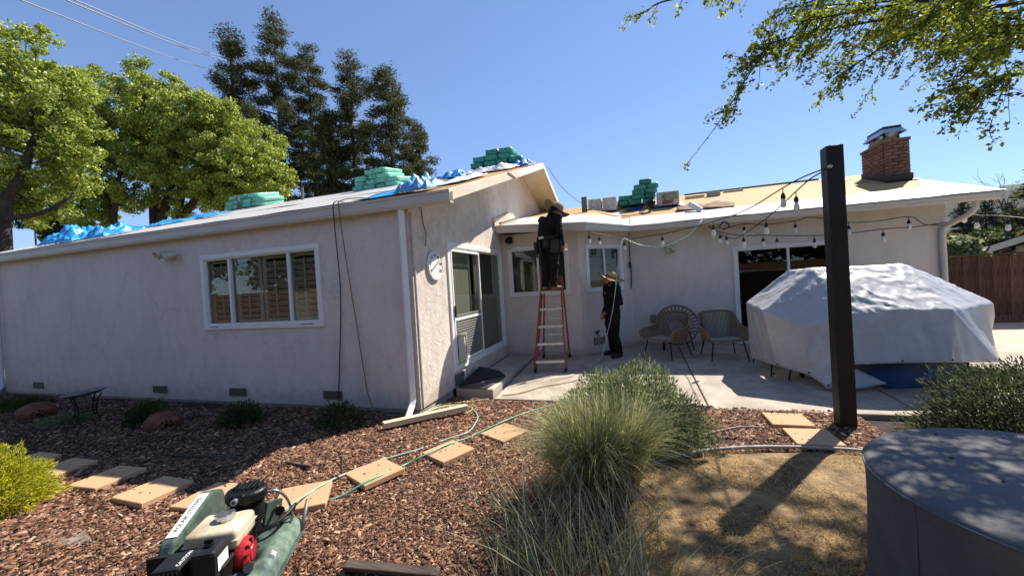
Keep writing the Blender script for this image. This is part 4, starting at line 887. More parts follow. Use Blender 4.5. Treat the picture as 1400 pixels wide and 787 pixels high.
def lights(label, pts, bulbs, r=.008):
    p = catmull(pts, 5); t = thing('string_light', label, 'string light', p[0], 0, 'outdoor string lights')
    MB().tube(p, r, 5).build('cord', DARK, t, smooth=True)
    for b in bulbs:
        q = min(p, key=lambda a: (a - Vector(b)).length); bulb(t, q)
PT = (2.0, 4.98, 2.62)
A = [PT, W(1098, 242, Y=5.3), W(1070, 257, Y=5.7), W(1020, 287, Y=6.6), W(975, 303, Y=7.5), W(940, 312, Y=8.1), W(905, 320, Y=8.6), W(870, 325, Y=8.75), W(853, 327, Y=8.6), W(830, 322, Y=8.2), W(805, 317, Y=8.0)]
lights('string light from the dark post across to the bay eave', A, (A[2], A[4], A[6], A[8], W(820, 320, Y=8.1), A[10]))
B = [(2.0, 4.98, 2.6), W(1110, 243, Y=5.4), W(1088, 262, Y=5.9), W(1068, 281, Y=6.5), W(1047, 299, Y=7.2), W(1020, 318, Y=8.0), W(1004, 326, Y=8.6), W(985, 321, Y=8.9), W(968, 310, Y=9.0)]
lights('string light from the dark post down to the tangle at the eave', B, (B[2], B[4], W(1016, 321, Y=8.2)))
Cc = [W(968, 309, Y=9.05), W(990, 312, Y=9.05), W(1017, 306, Y=9.1), W(1045, 307, Y=9.1), W(1087, 302, Y=9.15), W(1105, 297, Y=9.15), W(1130, 299, Y=9.15), W(1160, 304, Y=9.15), W(1200, 302, Y=9.2), W(1242, 296, Y=9.2), W(1255, 301, Y=9.25), W(1265, 307, Y=9.3), W(1294, 308, Y=9.35)]
lights('string light tacked along the back wall close under the gutter', Cc, (Cc[2], Cc[4], Cc[7], Cc[9], W(975, 310, Y=9.05)))
D = [W(975, 314, Y=8.95), W(993, 319, Y=9.0), W(1020, 322, Y=9.1), W(1043, 321, Y=9.1), W(1062, 322, Y=9.15), W(1113, 322, Y=9.15), W(1160, 319, Y=9.15), W(1207, 313, Y=9.1), W(1250, 310, Y=9.2), W(1294, 304, Y=9.35)]
lights('lower string light swagging over the dark sliding door', D, (D[1], D[3], D[4], D[5], D[7], W(985, 316, Y=8.98)))
E_ = [W(1318, 287, Y=9.8), W(1335, 294, Y=9.6), W(1365, 295, Y=9.2), W(1400, 298, Y=8.8), W(1460, 304, Y=8.2)]
lights('string light crossing the gap right of the house corner', E_, (E_[0], W(1336, 294, Y=9.6), W(1377, 296, Y=9.05)))
MB().tube(catmull([W(983, 310, Y=8.95), W(990, 303, Y=8.95), W(997, 309, Y=8.95), W(988, 314, Y=8.95)], 5), .014, 5).build('cord_tangle', DARK, None, loc=W(985, 310, Y=8.95)); tag(bpy.data.objects['cord_tangle'], 'black knot of spare light cord under the eave', 'cord')
# power lines far behind
for (a, b, lab) in (((28, 0), (300, 99), 'lowest of three thin power lines crossing the sky'), ((90, 0), (300, 80), 'middle of three thin power lines crossing the sky'), ((102, 0), (300, 76), 'topmost of three thin power lines crossing the sky')):
    p0 = W(*a, Y=9.0); p1 = W(*b, Y=34.); d = p1 - p0; pts = [p0 - d * .6 + Vector((0, 0, 1))] + [p0 + d * f - Vector((0, 0, .9 * f * (1 - f))) for f in (0, .25, .5, .75, 1)] + [p1 + d * .5]
    ob = MB().tube(pts, .026, 4).build('power_line', WIREW, None, loc=pts[0]); tag(ob, lab, 'power line', 'power lines overhead')

# ------------------------------------------------------------------ the yard: stepping stones, post, cover, boards
PAV = [('square tan stepping stone at the left end of the row, half behind the golden shrub', (-5.72, 2.40), 0), ('tan stepping stone second from left, half in house shadow', (-4.90, 2.37), 1), ('tan stepping stone third from left, its far edge in shadow', (-4.12, 2.29), -1), ('tan stepping stone mostly hidden behind the compressor belt guard', (-3.45, 2.32), 2),
       ('tan stepping stone right behind the compressor pump', (-2.73, 2.54), 35), ('tan stepping stone crossed by the green hose, right of the compressor one', (-2.43, 3.08), -26), ('tan stepping stone in the middle of the slanting row, under both hoses', (-1.96, 3.66), -28), ('tan stepping stone nearest the big ornamental grass', (-1.54, 4.24), -28),
       ('tan stepping stone at the sunny patio edge, farther of the pair by the post', (1.53, 5.07), 0), ('tan stepping stone in the post shadow, nearer of the pair', (1.59, 4.58), 1), ('dark corner of a shaded stepping stone behind the golden shrub', (-6.44, 2.44), 0)]
pm = bpy.data.meshes.new('stepping_stone')
bm = bmesh.new(); bmesh.ops.create_cube(bm, size=1); bmesh.ops.scale(bm, vec=(.40, .40, .05), verts=bm.verts); bmesh.ops.bevel(bm, geom=bm.edges[:], offset=.006, segments=1, affect='EDGES'); bm.to_mesh(pm); bm.free(); pm.materials.append(PAVER)
for lab, (x, y), a in PAV:
    ob = link('stepping_stone', pm); ob.location = (x, y, gz(x, y) + .022); ob.rotation_euler = (R(random.uniform(-1, 1)), R(random.uniform(-1.5, 1.5)), R(a)); tag(ob, lab, 'stepping stone', 'square tan stepping stones')
ob = MB().prism([(-4.42, 1.70, 0), (-4.05, 1.80, 0), (-3.78, 1.72, 0), (-3.86, 1.62, 0), (-4.2, 1.56, 0), (-4.46, 1.60, 0)], (0, 0, .03)).build('flagstone', FLAG, None, loc=(-4.1, 1.67, 0), bevel=.01); ob.location.z = -.058; tag(ob, 'flat grey flagstone half buried in bark below the stepping stones', 'flagstone')
q0, q1 = W(472, 771, Z=-.08), W(600, 782, Z=-.12)
ob = MB().bar(q0 + Vector((0, 0, -.004)), q1 + Vector((0, 0, -.006)), .07, .03).build('buried_board', mat('mud_brown_board', (.10, .075, .06), .95, var=.5, vscale=9, stretch=(.6, 6, 6), bump=.3), None, loc=q0, bevel=.004); tag(ob, 'weathered grey board sunk in the bark at the bottom edge', 'board')
ob = MB().bar((-2.98, 3.98, -.0), (-2.28, 4.86, -.035), .09, .07).build('timber', LUMBER, None, loc=(-2.6, 4.4, 0), bevel=.006); tag(ob, 'pale yellow timber lying on the bark by the house corner', 'timber')
ob = MB().tube(catmull([W(235, 622, Z=-.03), W(300, 624, Z=-.03), W(360, 628, Z=-.03), W(425, 638, Z=-.03)], 4), .014, 5).build('drip_pipe', mat('brown_pipe', (.06, .04, .03), .6), None, loc=W(300, 624, Z=-.03)); tag(ob, 'dark drip pipe lying half in the house shadow', 'pipe')
ob = MB().tube([(W(467, 647, Z=-.05)), W(467, 647, Z=-.05) + Vector((0, .01, .13))], .011, 6).tube([W(467, 647, Z=-.05) + Vector((0, .01, .13)), W(467, 647, Z=-.05) + Vector((0, .012, .165))], .018, 6).build('sprinkler_riser', mat('grey_riser', (.13, .11, .1), .6), None, loc=W(467, 647, Z=-.05)); tag(ob, 'small sprinkler riser beside the hose-crossed stepping stone', 'sprinkler')
cord('edging_pipe', 'grey pipe edging the curve of the dry lawn', [(p.x, p.y, -.105) for p in LAWN_EDGE[5:36:5]], .017, GREYH, 'edging')
cord('drip_line', 'pale drip line lying in the bark near the silvery shrub', [W(925, 601, Z=-.11), W(955, 595, Z=-.11), W(985, 588, Z=-.11), W(1013, 583, Z=-.11), W(1045, 584, Z=-.11)], .008, GREYH, 'pipe')
tt = thing('wooden_post', 'tall dark stained wooden post standing between patio and dry lawn', 'post', (2.06, 5.05, -.13))
MB().bx(1.983, 2.137, 4.975, 5.128, -.2, 2.845).build('shaft', POST, tt, bevel=.006)
MB().lathe([(.02, 0), (.02, .03), (.008, .04)], (2.0, 4.972, 2.62), 10, Matrix.Rotation(R(90), 3, 'X')).build('hook', STEEL, tt)
# rolled-up doormat, its black face up at the back, the rest turned over
t = thing('doormat', 'black doormat half flipped over on the concrete landing', 'doormat', (-2.5, 5.9, .01))
cloth('mat_underside', [(-2.74, 5.60, .014), (-2.27, 5.60, .014), (-2.22, 6.35, .016), (-2.42, 6.5, .03), (-2.7, 6.2, .05)], [(0, 1, 2, 3, 4)], MATU, t, cuts=1, amp=.004, thick=.012)
cloth('mat_face', [(-2.74, 5.61, .03), (-2.45, 6.05, .05), (-2.22, 6.36, .03), (-2.42, 6.62, .05), (-2.72, 6.45, .16), (-2.76, 6.0, .08)], [(0, 1, 4, 5), (1, 2, 3, 4)], MATB, t, cuts=6, amp=.006, thick=.012)
# round table cover, close on the right
CX, CY, CR, CT = 1.80, 2.30, .74, .585
cov = thing('round_cover', 'round grey fitted cover over a fire table, close on the right', 'furniture cover', (CX, CY, -.12))
n = 96; V = []; F = []
prof = [(1.0, -.115), (.995, .0), (.99, .15), (.985, .3), (.985, .42), (.985, .50), (.99, .545), (.985, .565), (.96, .578), (.85, .584), (.6, .587), (.3, .588), (.02, .588)]
for j, (r_, z) in enumerate(prof):
    for k in range(n):
        a = 2 * math.pi * k / n; fold = 0 if j > 5 else .020 * (1 - j / 6) ** .7 * (noise.noise(Vector((math.cos(a) * 4, math.sin(a) * 4, z * 1.5))) + .6 * noise.noise(Vector((math.cos(a) * 9, math.sin(a) * 9, z * 2))))
        rr = CR * (r_ + fold); sag = -.006 * abs(noise.noise(Vector((math.cos(a) * r_ * 3, math.sin(a) * r_ * 3, 4)))) if j > 7 else 0
        V.append((CX + rr * math.cos(a), CY + rr * math.sin(a), z + sag))
F = [(j * n + k, j * n + (k + 1) % n, (j + 1) * n + (k + 1) % n, (j + 1) * n + k) for j in range(len(prof) - 1) for k in range(n)]
raw('cover_cloth', V, F, COVER, cov, smooth=True)
MB().tube([(CX + CR * .99 * math.cos(a), CY + CR * .99 * math.sin(a), .552) for a in np.linspace(0, 2 * math.pi, 97)], .006, 6, caps=False).build('piping', mat('dark_piping', (.10, .105, .125), .7), cov, smooth=True)
for a in (195, 255, 315, 15, 75, 135):
    MB().tube([(CX + CR * (r_ + .003) * math.cos(R(a)), CY + CR * (r_ + .003) * math.sin(R(a)), z) for r_, z in prof[:7]], .0035, 4).build('seam', mat('dark_piping', (.10, .105, .125), .7), cov)
mb = MB()
for _ in range(12):
    a = random.uniform(0, 6.28); r_ = CR * .93 * math.sqrt(random.random()); mb.box((CX + r_ * math.cos(a), CY + r_ * math.sin(a), .591), (.016, .009, .005), Matrix.Rotation(random.uniform(0, 3), 3, 'Z'))
mb.build('leaf_litter', TWIG, cov, kind='stuff')

# ------------------------------------------------------------------ stepladder, chairs, tarped furniture
lad = thing('stepladder', 'red fibreglass stepladder under the worker in black', 'ladder', (-1.6, 7.4, -.03))
pzz = lambda y: pz(y) + .0
fl, fr_ = Vector((-1.85, 6.98, pz(6.98))), Vector((-1.30, 7.06, pz(7.06))); tl, tr = Vector((-1.69, 7.38, 1.74)), Vector((-1.36, 7.42, 1.74))
bl, br = Vector((-1.95, 8.12, pz(8.1))), Vector((-1.40, 8.16, pz(8.15))); tbl, tbr = tl + Vector((.0, .13, -.03)), tr + Vector((.0, .13, -.03))
for a, b in ((fl, tl), (fr_, tr)): MB().bar(a + Vector((0, 0, .05)), b, .035, .075).build('front_rail', REDR, lad, bevel=.006)
for a, b in ((bl, tbl), (br, tbr)): MB().bar(a + Vector((0, 0, .05)), b, .03, .055).build('rear_rail', REDR, lad, bevel=.006)
for a in (fl, fr_, bl, br): MB().box(a + Vector((0, 0, .04)), (.05, .09, .08)).build('foot', DARK, lad, bevel=.01)
for k in range(5):
    f = (k * .305 + .20) / 1.74; a = fl.lerp(tl, f); b = fr_.lerp(tr, f)
    st = MB().bar(a, b, .085, .012).build('step', ALU, lad, bevel=.003)
    MB().bar(a + Vector((0, -.045, -.015)), b + Vector((0, -.045, -.015)), .006, .045).build('step_lip', ALU, st)
MB().bar(tl + Vector((-.03, .06, .02)), tr + Vector((.03, .06, .02)), .2, .04).build('top_cap', DARK, lad, bevel=.01)
for f in (.1, .3, .5, .7): MB().bar(bl.lerp(tbl, f), br.lerp(tbr, f), .025, .025).build('rear_brace', ALU, lad)
MB().tube([fl.lerp(tl, .14), bl.lerp(tbl, .14)], .012, 5).build('spreader', BLACKM, lad); MB().tube([fr_.lerp(tr, .14), br.lerp(tbr, .14)], .012, 5).build('spreader', BLACKM, lad)
q = fr_.lerp(tr, .985); MB().tube([q + Vector((.03, -.03, -.02)), q + Vector((.03, -.03, .10))], .022, 6).build('tool_hook', DARK, lad)

def wicker_chair(label, loc, rz):
    """low lounge chair: bent tube rim, vertical cords, four splayed metal legs; built facing -Y"""
    t = thing('wicker_chair', label, 'chair', loc, rz, 'wicker chairs on the back patio')
    # rim: front of left arm, along the arm, up and round the back, down to the right arm
    rim = catmull([(-.34, -.34, .40), (-.36, -.33, .53), (-.37, -.05, .56), (-.36, .16, .60), (-.33, .27, .74), (-.26, .34, .83), (0, .38, .85), (.26, .34, .83), (.33, .27, .74), (.36, .16, .60), (.37, -.05, .56), (.36, -.33, .53), (.34, -.34, .40)], 6)
    MB().tube(rim, .021, 7).build('rim', WICK, t, smooth=True)
    low = [Vector((p.x * .86, p.y * .8 - .01, .36 - .05 * sstep(-.1, .3, p.y))) for p in rim]
    MB().tube(low, .016, 6).build('seat_rail', WICK, t, smooth=True)
    MB().tube([low[0], low[-1]], .016, 6).build('front_rail', WICK, t)
    mb = MB()
    for i in range(3, len(rim) - 3):
        for f in (0, .5):
            a = rim[i].lerp(rim[i + 1], f) if i + 1 < len(rim) else rim[i]; b = low[i].lerp(low[i + 1], f) if i + 1 < len(low) else low[i]
            mid_ = (a + b) / 2 + Vector((a.x, a.y, 0)).normalized() * .025; mb.tube([a, mid_, b], .0075, 4)
    mb.build('woven_cords', WICK, t, kind='stuff')
    mb = MB()
    for k in range(24):
        y = -.29 + k * .024; hw = .29; mb.tube([(-hw, y, .355), (0, y, .325), (hw, y, .355)], .008, 4)
    mb.build('seat_cords', CUSH, t, kind='stuff')
    for sx, sy in ((-1, -1), (1, -1), (1, 1), (-1, 1)): MB().tube([(.25 * sx, .24 * sy - .02, .35), (.31 * sx, .33 * sy, 0)], [.014, .011], 6).build('leg', BLACKM, t)
    return t
wicker_chair('wicker armchair facing half right in the sun, by the silvery shrub', (.52, 8.25, pz(8.2)), R(-38))
wicker_chair('wicker armchair beside the grey tarp, facing the garden', (1.48, 8.1, pz(8.1)), R(8))
t = thing('papasan_chair', 'round woven chair back leaning behind the wicker armchair', 'chair', (.75, 9.0, pz(9.0)))
M = frame4((1, 0, 0), (0, .35, .94), (0, -.94, .35), (.78, 8.95, .50)).to_3x3()
ring = lambda r_, dz=0: [Vector((.78, 8.95, .52)) + M @ Vector((r_ * math.cos(a), r_ * math.sin(a), dz)) for a in np.linspace(0, 2 * math.pi, 33)]
MB().tube(ring(.42), .022, 6, caps=False).build('rim', WICK, t, smooth=True); MB().tube(ring(.16, -.15), .014, 5, caps=False).build('inner_ring', WICK, t, smooth=True)
mb = MB(); A1, A2 = ring(.42), ring(.16, -.15)
for i in range(32): mb.tube([A1[i], (A1[i] + A2[i]) / 2 + M @ Vector((0, 0, -.05)), A2[i]], .009, 4); mb.tube([A1[i], (A1[i] + A2[(i + 3) % 32]) / 2 + M @ Vector((0, 0, -.05)), A2[(i + 3) % 32]], .007, 4)
mb.build('woven_cords', WICK, t, kind='stuff')
for dx in (-.22, .22): MB().tube([(.78 + dx, 9.0, .45), (.78 + dx * 1.3, 8.75, pz(8.8))], .014, 5).build('leg', BLACKM, t)

# patio furniture under a grey tarp, blue tarp beneath
tp = thing('tarp_pile', 'grey tarp draped over patio furniture beside the dark post', 'tarp cover', (3.0, 6.9, -.05))
TP = dict(a=W(1076, 371, Y=7.3), b=W(1110, 366, Y=7.05), b2=W(1165, 365, Y=7.1), c=W(1240, 362, Y=7.2), cb=W(1225, 361, Y=7.6), ab=W(1085, 369, Y=7.7),
          d=W(1020, 414, Y=7.45), e=W(1043, 425, Y=6.75), e2=W(1100, 447, Y=6.45), f=W(1165, 430, Y=6.35), g=W(1232, 424, Y=6.35), h=W(1302, 424, Y=6.4), i=W(1358, 414, Y=7.1), ib=W(1350, 410, Y=7.7), db=W(1022, 412, Y=8.0),
          j=W(1027, 489, Y=7.4), k=W(1062, 500, Y=6.75), l=W(1105, 512, Y=6.4), m=W(1131, 529, Y=6.2), n=W(1166, 498, Y=6.2), o=W(1232, 496, Y=6.2), p=W(1300, 495, Y=6.25), q=W(1367, 495, Y=6.5), r=W(1357, 458, Y=7.2), jb=W(1030, 470, Y=7.9))
K = list(TP); I = {k: i for i, k in enumerate(K)}
FS = ['ab a b b2'.split(), 'ab b2 c cb'.split(), 'a d e b'.split(), 'ab db d a'.split(), 'b e e2 f'.split(), 'b f g b2'.split(), 'b2 g h c'.split(), 'c h i'.split(), 'cb c i ib'.split(),
      'd j k e'.split(), 'e k l e2'.split(), 'e2 l m f'.split(), 'f m n'.split(), 'f n o g'.split(), 'g o p h'.split(), 'h p q'.split(), 'h q r i'.split(), 'd db jb j'.split()]
bm_faces = [tuple(I[x] for x in f) for f in FS]
tarp = cloth('tarp_cloth', [TP[k] for k in K], bm_faces, TARPG, tp, cuts=24, amp=.013, sc=13, seed=4, ridged='tarp', smooth_it=0)
mb = MB()
for k in ('k', 'l', 'm', 'n', 'o', 'p'):
    v = TP[k]; ob = MB().lathe([(.012, 0), (.012, .004)], v + Vector((0, -.03, .035)), 8, Matrix.Rotation(R(90), 3, 'X')).build('grommet', BLACKM, tp)
cloth('blue_underlay', [W(1150, 492, Y=6.35), W(1180, 494, Y=6.45), W(1240, 492, Y=6.5), W(1316, 490, Y=6.6), W(1316, 512, Y=6.6), W(1270, 530, Y=6.5), W(1222, 536, Y=6.4), W(1195, 522, Y=6.42), W(1160, 508, Y=6.4)], [(0, 1, 7, 8), (1, 2, 6, 7), (2, 3, 4, 5), (2, 5, 6)], TARPD, tp, cuts=7, amp=.02, sc=4, seed=12)
cloth('tarp_tail', [W(1128, 500, Y=6.3), W(1170, 503, Y=6.3), W(1213, 524, Y=6.3), W(1175, 531, Y=6.2), W(1128, 531, Y=6.2)], [(0, 1, 3, 4), (1, 2, 3)], TARPG, tp, cuts=6, amp=.015, seed=15)
MB().bar((2.9, 6.46, .0), (2.9, 6.46, .5), .03, .03).build('table_leg', ALU, tp)
MB().bx(2.2, 4.3, 6.75, 7.6, .60, .70).build('table_top', BLACKM, tp)
for x, y in ((2.3, 6.9), (4.2, 6.9), (2.3, 7.5), (4.2, 7.5)): MB().bar((x, y, pz(y)), (x, y, .6), .05, .05).build('table_leg', BLACKM, tp)
MB().tube(catmull([(1.98, 7.05, .30), (1.90, 6.9, pz(6.9) + .01), (2.0, 7.1, pz(7.1) + .01)], 4), .013, 5).build('chair_leg', BLACKM, tp)
MB().tube([(2.2, 6.85, .35), (2.06, 6.68, pz(6.7) + .01)], .013, 5).build('chair_leg', BLACKM, tp); MB().tube([(1.95, 7.7, .35), (1.87, 7.75, pz(7.7) + .01)], .013, 5).build('chair_leg', BLACKM, tp)

# ------------------------------------------------------------------ board fence and neighbours on the right
fe = thing('board_fence', 'dark redwood board fence across the end of the driveway', 'fence', (8, 12.7, -.06))
fm = {}
x = 6.6; k = 0
while x < 12.5:
    wd = .143; h = 1.62 + .015 * random.uniform(-1, 1)
    if k % 4 not in fm:
        mb = MB().bx(-wd / 2, wd / 2, -.011, .011, 0, 1.62); me = bpy.data.meshes.new('plank'); me.from_pydata(mb.v, [], mb.f); me.materials.append(FENCEW); fm[k % 4] = me
    ob = link('plank', fm[k % 4], fe); ob.location = Vector((x, 12.7 + .012 * random.uniform(-1, 1) + (x - 8) * .02, -.05)) - org(fe); ob.rotation_euler = (R(random.uniform(-.6, .6)), R(random.uniform(-.5, .5)), R(random.uniform(-4, 4))); ob.scale = (random.uniform(.93, 1.0), 1, h / 1.62)
    x += .151; k += 1
MB().bx(6.5, 12.6, 12.74, 12.79, 1.35, 1.44).build('rail', FENCEW, fe); MB().bx(6.5, 12.6, 12.74, 12.79, .25, .34).build('rail', FENCEW, fe)
MB().bx(6.5, 12.6, 12.62, 12.79, 1.585, 1.62).build('cap_rail', FENCEW, fe); MB().bx(6.5, 12.6, 12.64, 12.67, -.1, .12).build('kick_board', FENCEW, fe)
def nhouse(label, x, y, w_, d_, h, rh, rz, wcol):
    t = thing('neighbour_house', label, 'house', (0, 0, 0), 0); c = Vector((x, y, -.3)); M = Matrix.Rotation(R(rz), 3, 'Z')
    P = lambda a, b, z: c + M @ Vector((a, b, z))
    MB().prism([P(-w_ / 2, -d_ / 2, 0), P(w_ / 2, -d_ / 2, 0), P(w_ / 2, d_ / 2, 0), P(-w_ / 2, d_ / 2, 0)], (0, 0, h)).build('wall', wcol, t)
    o = .6
    for s in (-1, 1): MB().prism([P(-w_ / 2 - o, s * (d_ / 2 + o), h - .1), P(w_ / 2 + o, s * (d_ / 2 + o), h - .1), P(w_ / 2 + o, 0, h + rh), P(-w_ / 2 - o, 0, h + rh)], (0, 0, .16)).build('roof', ASPH, t)
    for s in (-1, 1):
        for e in (-1, 1):
            MB().bar(P(e * (w_ / 2 + o + .03), s * (d_ / 2 + o), h - .06), P(e * (w_ / 2 + o + .03), 0, h + rh + .06), .05, .2).build('rake_board', GUTTER, t)
            MB().prism([P(e * w_ / 2, -d_ / 2, h), P(e * w_ / 2, d_ / 2, h), P(e * w_ / 2, 0, h + rh)], M @ Vector((-e * .1, 0, 0))).build('gable', wcol, t)
    for a in (-.25, .25):
        wn = MB().prism([P(w_ * a - .6, -d_ / 2 - .02, 1.1), P(w_ * a + .6, -d_ / 2 - .02, 1.1), P(w_ * a + .6, -d_ / 2 - .02, 2.1), P(w_ * a - .6, -d_ / 2 - .02, 2.1)], M @ Vector((0, -.03, 0))).build('window', WHITE, t)
        MB().prism([P(w_ * a - .5, -d_ / 2 - .055, 1.2), P(w_ * a + .5, -d_ / 2 - .055, 1.2), P(w_ * a + .5, -d_ / 2 - .055, 2.0), P(w_ * a - .5, -d_ / 2 - .055, 2.0)], M @ Vector((0, -.01, 0))).build('pane', BLIND_D, wn)
NW = mat('tan_neighbour_wall', (.42, .36, .29), .9, var=.15); NW2 = mat('grey_neighbour_wall', (.20, .19, .18), .9, var=.15)
nhouse('neighbour house with a sloping eave just over the fence at right', 17.8, 19.4, 8.0, 7.2, 2.12, 1.5, 55, NW)
nhouse('dark roofed neighbour house behind the bare tree', 16.2, 31, 9, 8, 1.1, 1.15, 18, NW2)
nhouse('small white house far off between the conifers', 46, 75, 9, 7, 2.9, 1.5, 30, WHITE)
nhouse('pale house far off left of the twin conifers', 39, 72, 7, 6, 2.4, 1.4, 10, WHITE)

# ------------------------------------------------------------------ bird bath and pierced spheres in the shade
bb = thing('bird_bath', 'tilted metal bird bath on a black stand, in the shaded bed', 'bird bath', (-7.75, 3.62, -.05))
bc = Vector((-7.85, 3.60, .37)); Mt = Matrix.Rotation(R(-4), 3, 'Y') @ Matrix.Rotation(R(3), 3, 'X')
MB().lathe([(.02, -.05), (.14, -.03), (.235, .01), (.25, .022), (.24, .022), (.14, -.012), (.02, -.03)], bc, 28, Mt, caps=True).build('bowl', mat('pewter_bowl', (.23, .235, .245), .55, .1, var=.4), bb, smooth=True)
for a in (30, 120, 210, 300):
    c, s = math.cos(R(a)), math.sin(R(a)); MB().tube(catmull([bc + Vector((c * .21, s * .21, -.01)), bc + Vector((c * .15, s * .15, -.13)), bc + Vector((c * .13, s * .13, -.28)), bc + Vector((c * .19, s * .19, -.44))], 4), .009, 5).build('stand_leg', BLACKM, bb)
MB().tube([bc + Vector((.13 * math.cos(a), .13 * math.sin(a), -.25)) for a in np.linspace(0, 6.283, 17)], .007, 5, caps=False).build('stand_ring', BLACKM, bb)
def sphere_orn(label, c, r_, seed):
    t = thing('garden_sphere', label, 'garden ornament', (c[0], c[1], -.06), 0, 'rusty pierced garden spheres')
    bm = bmesh.new(); bmesh.ops.create_icosphere(bm, subdivisions=5, radius=1)
    holes = []
    view = (Vector((0, 0, 1.2)) - Vector(c)).normalized()
    for ax, rr in ((view + Vector((.25, 0, -.1)), .14), (view + Vector((-1.0, .3, .0)), .12), (view + Vector((.9, .2, -.4)), .12), (Vector((.1, .1, 1)), .14)):
        ax = ax.normalized(); holes.append((ax, rr)); e = ax.orthogonal().normalized(); f = ax.cross(e)
        for k in range(8): holes.append(((ax + (e * math.cos(k * .785) + f * math.sin(k * .785)) * .33).normalized(), .065))
    dele = [f for f in bm.faces if any((f.calc_center_median().normalized() - h).length < rr for h, rr in holes)]
    bmesh.ops.delete(bm, geom=dele, context='FACES')
    for v in bm.verts: v.co = Vector((v.co.x * r_ * 1.2, v.co.y * r_ * 1.1, v.co.z * r_ * .82))
    me = bpy.data.meshes.new('shell'); bm.to_mesh(me); bm.free(); me.materials.append(RUST); me.polygons.foreach_set('use_smooth', [True] * len(me.polygons))
    ob = link('shell', me, t); ob.location = Vector(c) - org(t); s = ob.modifiers.new('thickness', 'SOLIDIFY'); s.thickness = .02
sphere_orn('rusty pierced sphere at the far left of the shaded bed', (-9.15, 3.62, .02), .20, 1)
sphere_orn('rusty pierced sphere between the bird bath and the small shrub', (-6.15, 3.58, .02), .185, 2)

# ------------------------------------------------------------------ petrol air compressor, near left
cmp_ = thing('air_compressor', 'green wheelbarrow air compressor with a small petrol engine, near left', 'air compressor', (-2.27, 1.645, -.05), R(28))
cmp_.location.z = -.055; cmp_.scale = (.85, .85, .85)
def part(mb, name, m, parent=None, **k): return mb.build(name, m, parent or cmp_, **k)
for sx in (-1, 1):
    tk = part(MB().lathe([(.001, -.62), (.045, -.615), (.09, -.575), (.098, -.54), (.098, .26), (.09, .30), (.05, .335), (.001, .34)], (.225 if sx > 0 else -.20, 0, .19), 24, Matrix.Rotation(R(-90), 3, 'X'), caps=False), 'tank', GREENT, smooth=True)
tk_r = tk
MT = frame4((.35, -.1, -.93), (.15, .98, 0), (.93, -.1, .35), (.325, -.02, .255))
text('chalk_mark', '30', .05, frame4((-.15, .95, 0), (-.75, -.12, .66), (.64, .1, .77), (.285, -.16, .288)), INKW, tk_r)
part(MB().bx(-.2, .24, -.42, .26, .262, .285), 'deck', GREENP)
# belt guard: a long slanted case along the left side
gpts = [(-.31, -.22, .20), (-.31, .22, .24), (-.31, .37, .38), (-.31, .33, .55), (-.31, .18, .605), (-.31, -.24, .50), (-.31, -.30, .40)]
part(MB().prism(gpts, (.085, 0, 0)), 'belt_guard', GREENP, bevel=.02, segs=2); bg_ = cmp_.children[-1]
ax_ = Vector((0, .42, .105)).normalized(); nx_ = Vector((0, -ax_.z, ax_.y))
MB().box(Vector((-.267, -.02, .555)) + nx_ * .004, (.066, .37, .003), frame4((1, 0, 0), ax_, nx_, (0, 0, 0)).to_3x3()).build('label_plate', LABELW, bg_)
text('lettering', 'ROLAIR SYSTEMS', .038, frame4(ax_, (-1, 0, 0), nx_, Vector((-.267, -.02, .555)) + nx_ * .0065), INKB, bg_)
part(MB().bx(-.325, -.21, -.325, -.302, .22, .47), 'guard_end', DARK)
# pump: finned barrel with cast head
part(MB().lathe([(.07, .28), (.075, .40)], (.03, .10, 0), 20), 'pump_block', CASTI)
for k in range(8): part(MB().lathe([(.085, 0), (.092, .004), (.092, .008), (.085, .011)], (.03, .10, .40 + k * .019), 24, sx=1.15), 'cooling_fin', CASTI)
part(MB().lathe([(.072, .40), (.072, .56)], (.03, .10, 0), 18, sx=1.15), 'barrel', CASTI)
hd = part(MB().lathe([(.108, .556), (.113, .56), (.113, .61), (.10, .625), (.03, .632)], (.03, .10, 0), 24, sx=1.15), 'pump_head', CASTI, bevel=.004)
for k in range(6): MB().box((-.035 + k * .03, .115, .635), (.012, .15 - .02 * abs(k - 2.5), .03)).build('head_rib', CASTI, hd, bevel=.003)
MB().box((.015, -.005, .60), (.10, .03, .06)).build('intake_boss', CASTI, hd, bevel=.008)
MB().lathe([(.020, 0), (.020, .03), (.012, .03), (.012, .004)], (.015, -.02, .60), 12, Matrix.Rotation(R(90), 3, 'X')).build('intake_port', STEEL, hd)
# engine: block, cream fuel tank, cap, muffler box, air cleaner, red recoil starter
part(MB().bx(-.15, .11, -.40, -.02, .285, .40), 'engine_block', BLACKM, bevel=.01)
ft = MB(); ft.bx(-.175, .125, -.265, .0, .405, .53); ft_o = part(ft, 'fuel_tank', CREAM, bevel=.028, segs=3)
for p_ in ft_o.data.polygons: p_.use_smooth = True
MB().bx(-.18, .13, -.27, .005, .462, .472).build('tank_seam', CREAM, ft_o, bevel=.003)
cp = MB(); prof = []
nn = 12; vs = []
for z, rr in ((.53, .048), (.535, .056), (.566, .056), (.57, .050)):
    for k in range(24): a = 2 * math.pi * k / 24; rad = rr * (1 - .06 * (k % 2)); vs.append((.0 + rad * math.cos(a) - .01, -.10 + rad * math.sin(a), z))
cp.add(vs, [(j * 24 + k, j * 24 + (k + 1) % 24, (j + 1) * 24 + (k + 1) % 24, (j + 1) * 24 + k) for j in range(3) for k in range(24)] + [tuple(range(72, 96))])
cp.build('fuel_cap', mat('chrome_cap', (.55, .57, .56), .18, .9), ft_o)
mf = part(MB().bx(-.225, -.075, -.46, -.285, .28, .47), 'muffler_box', DARK, bevel=.018, segs=2)
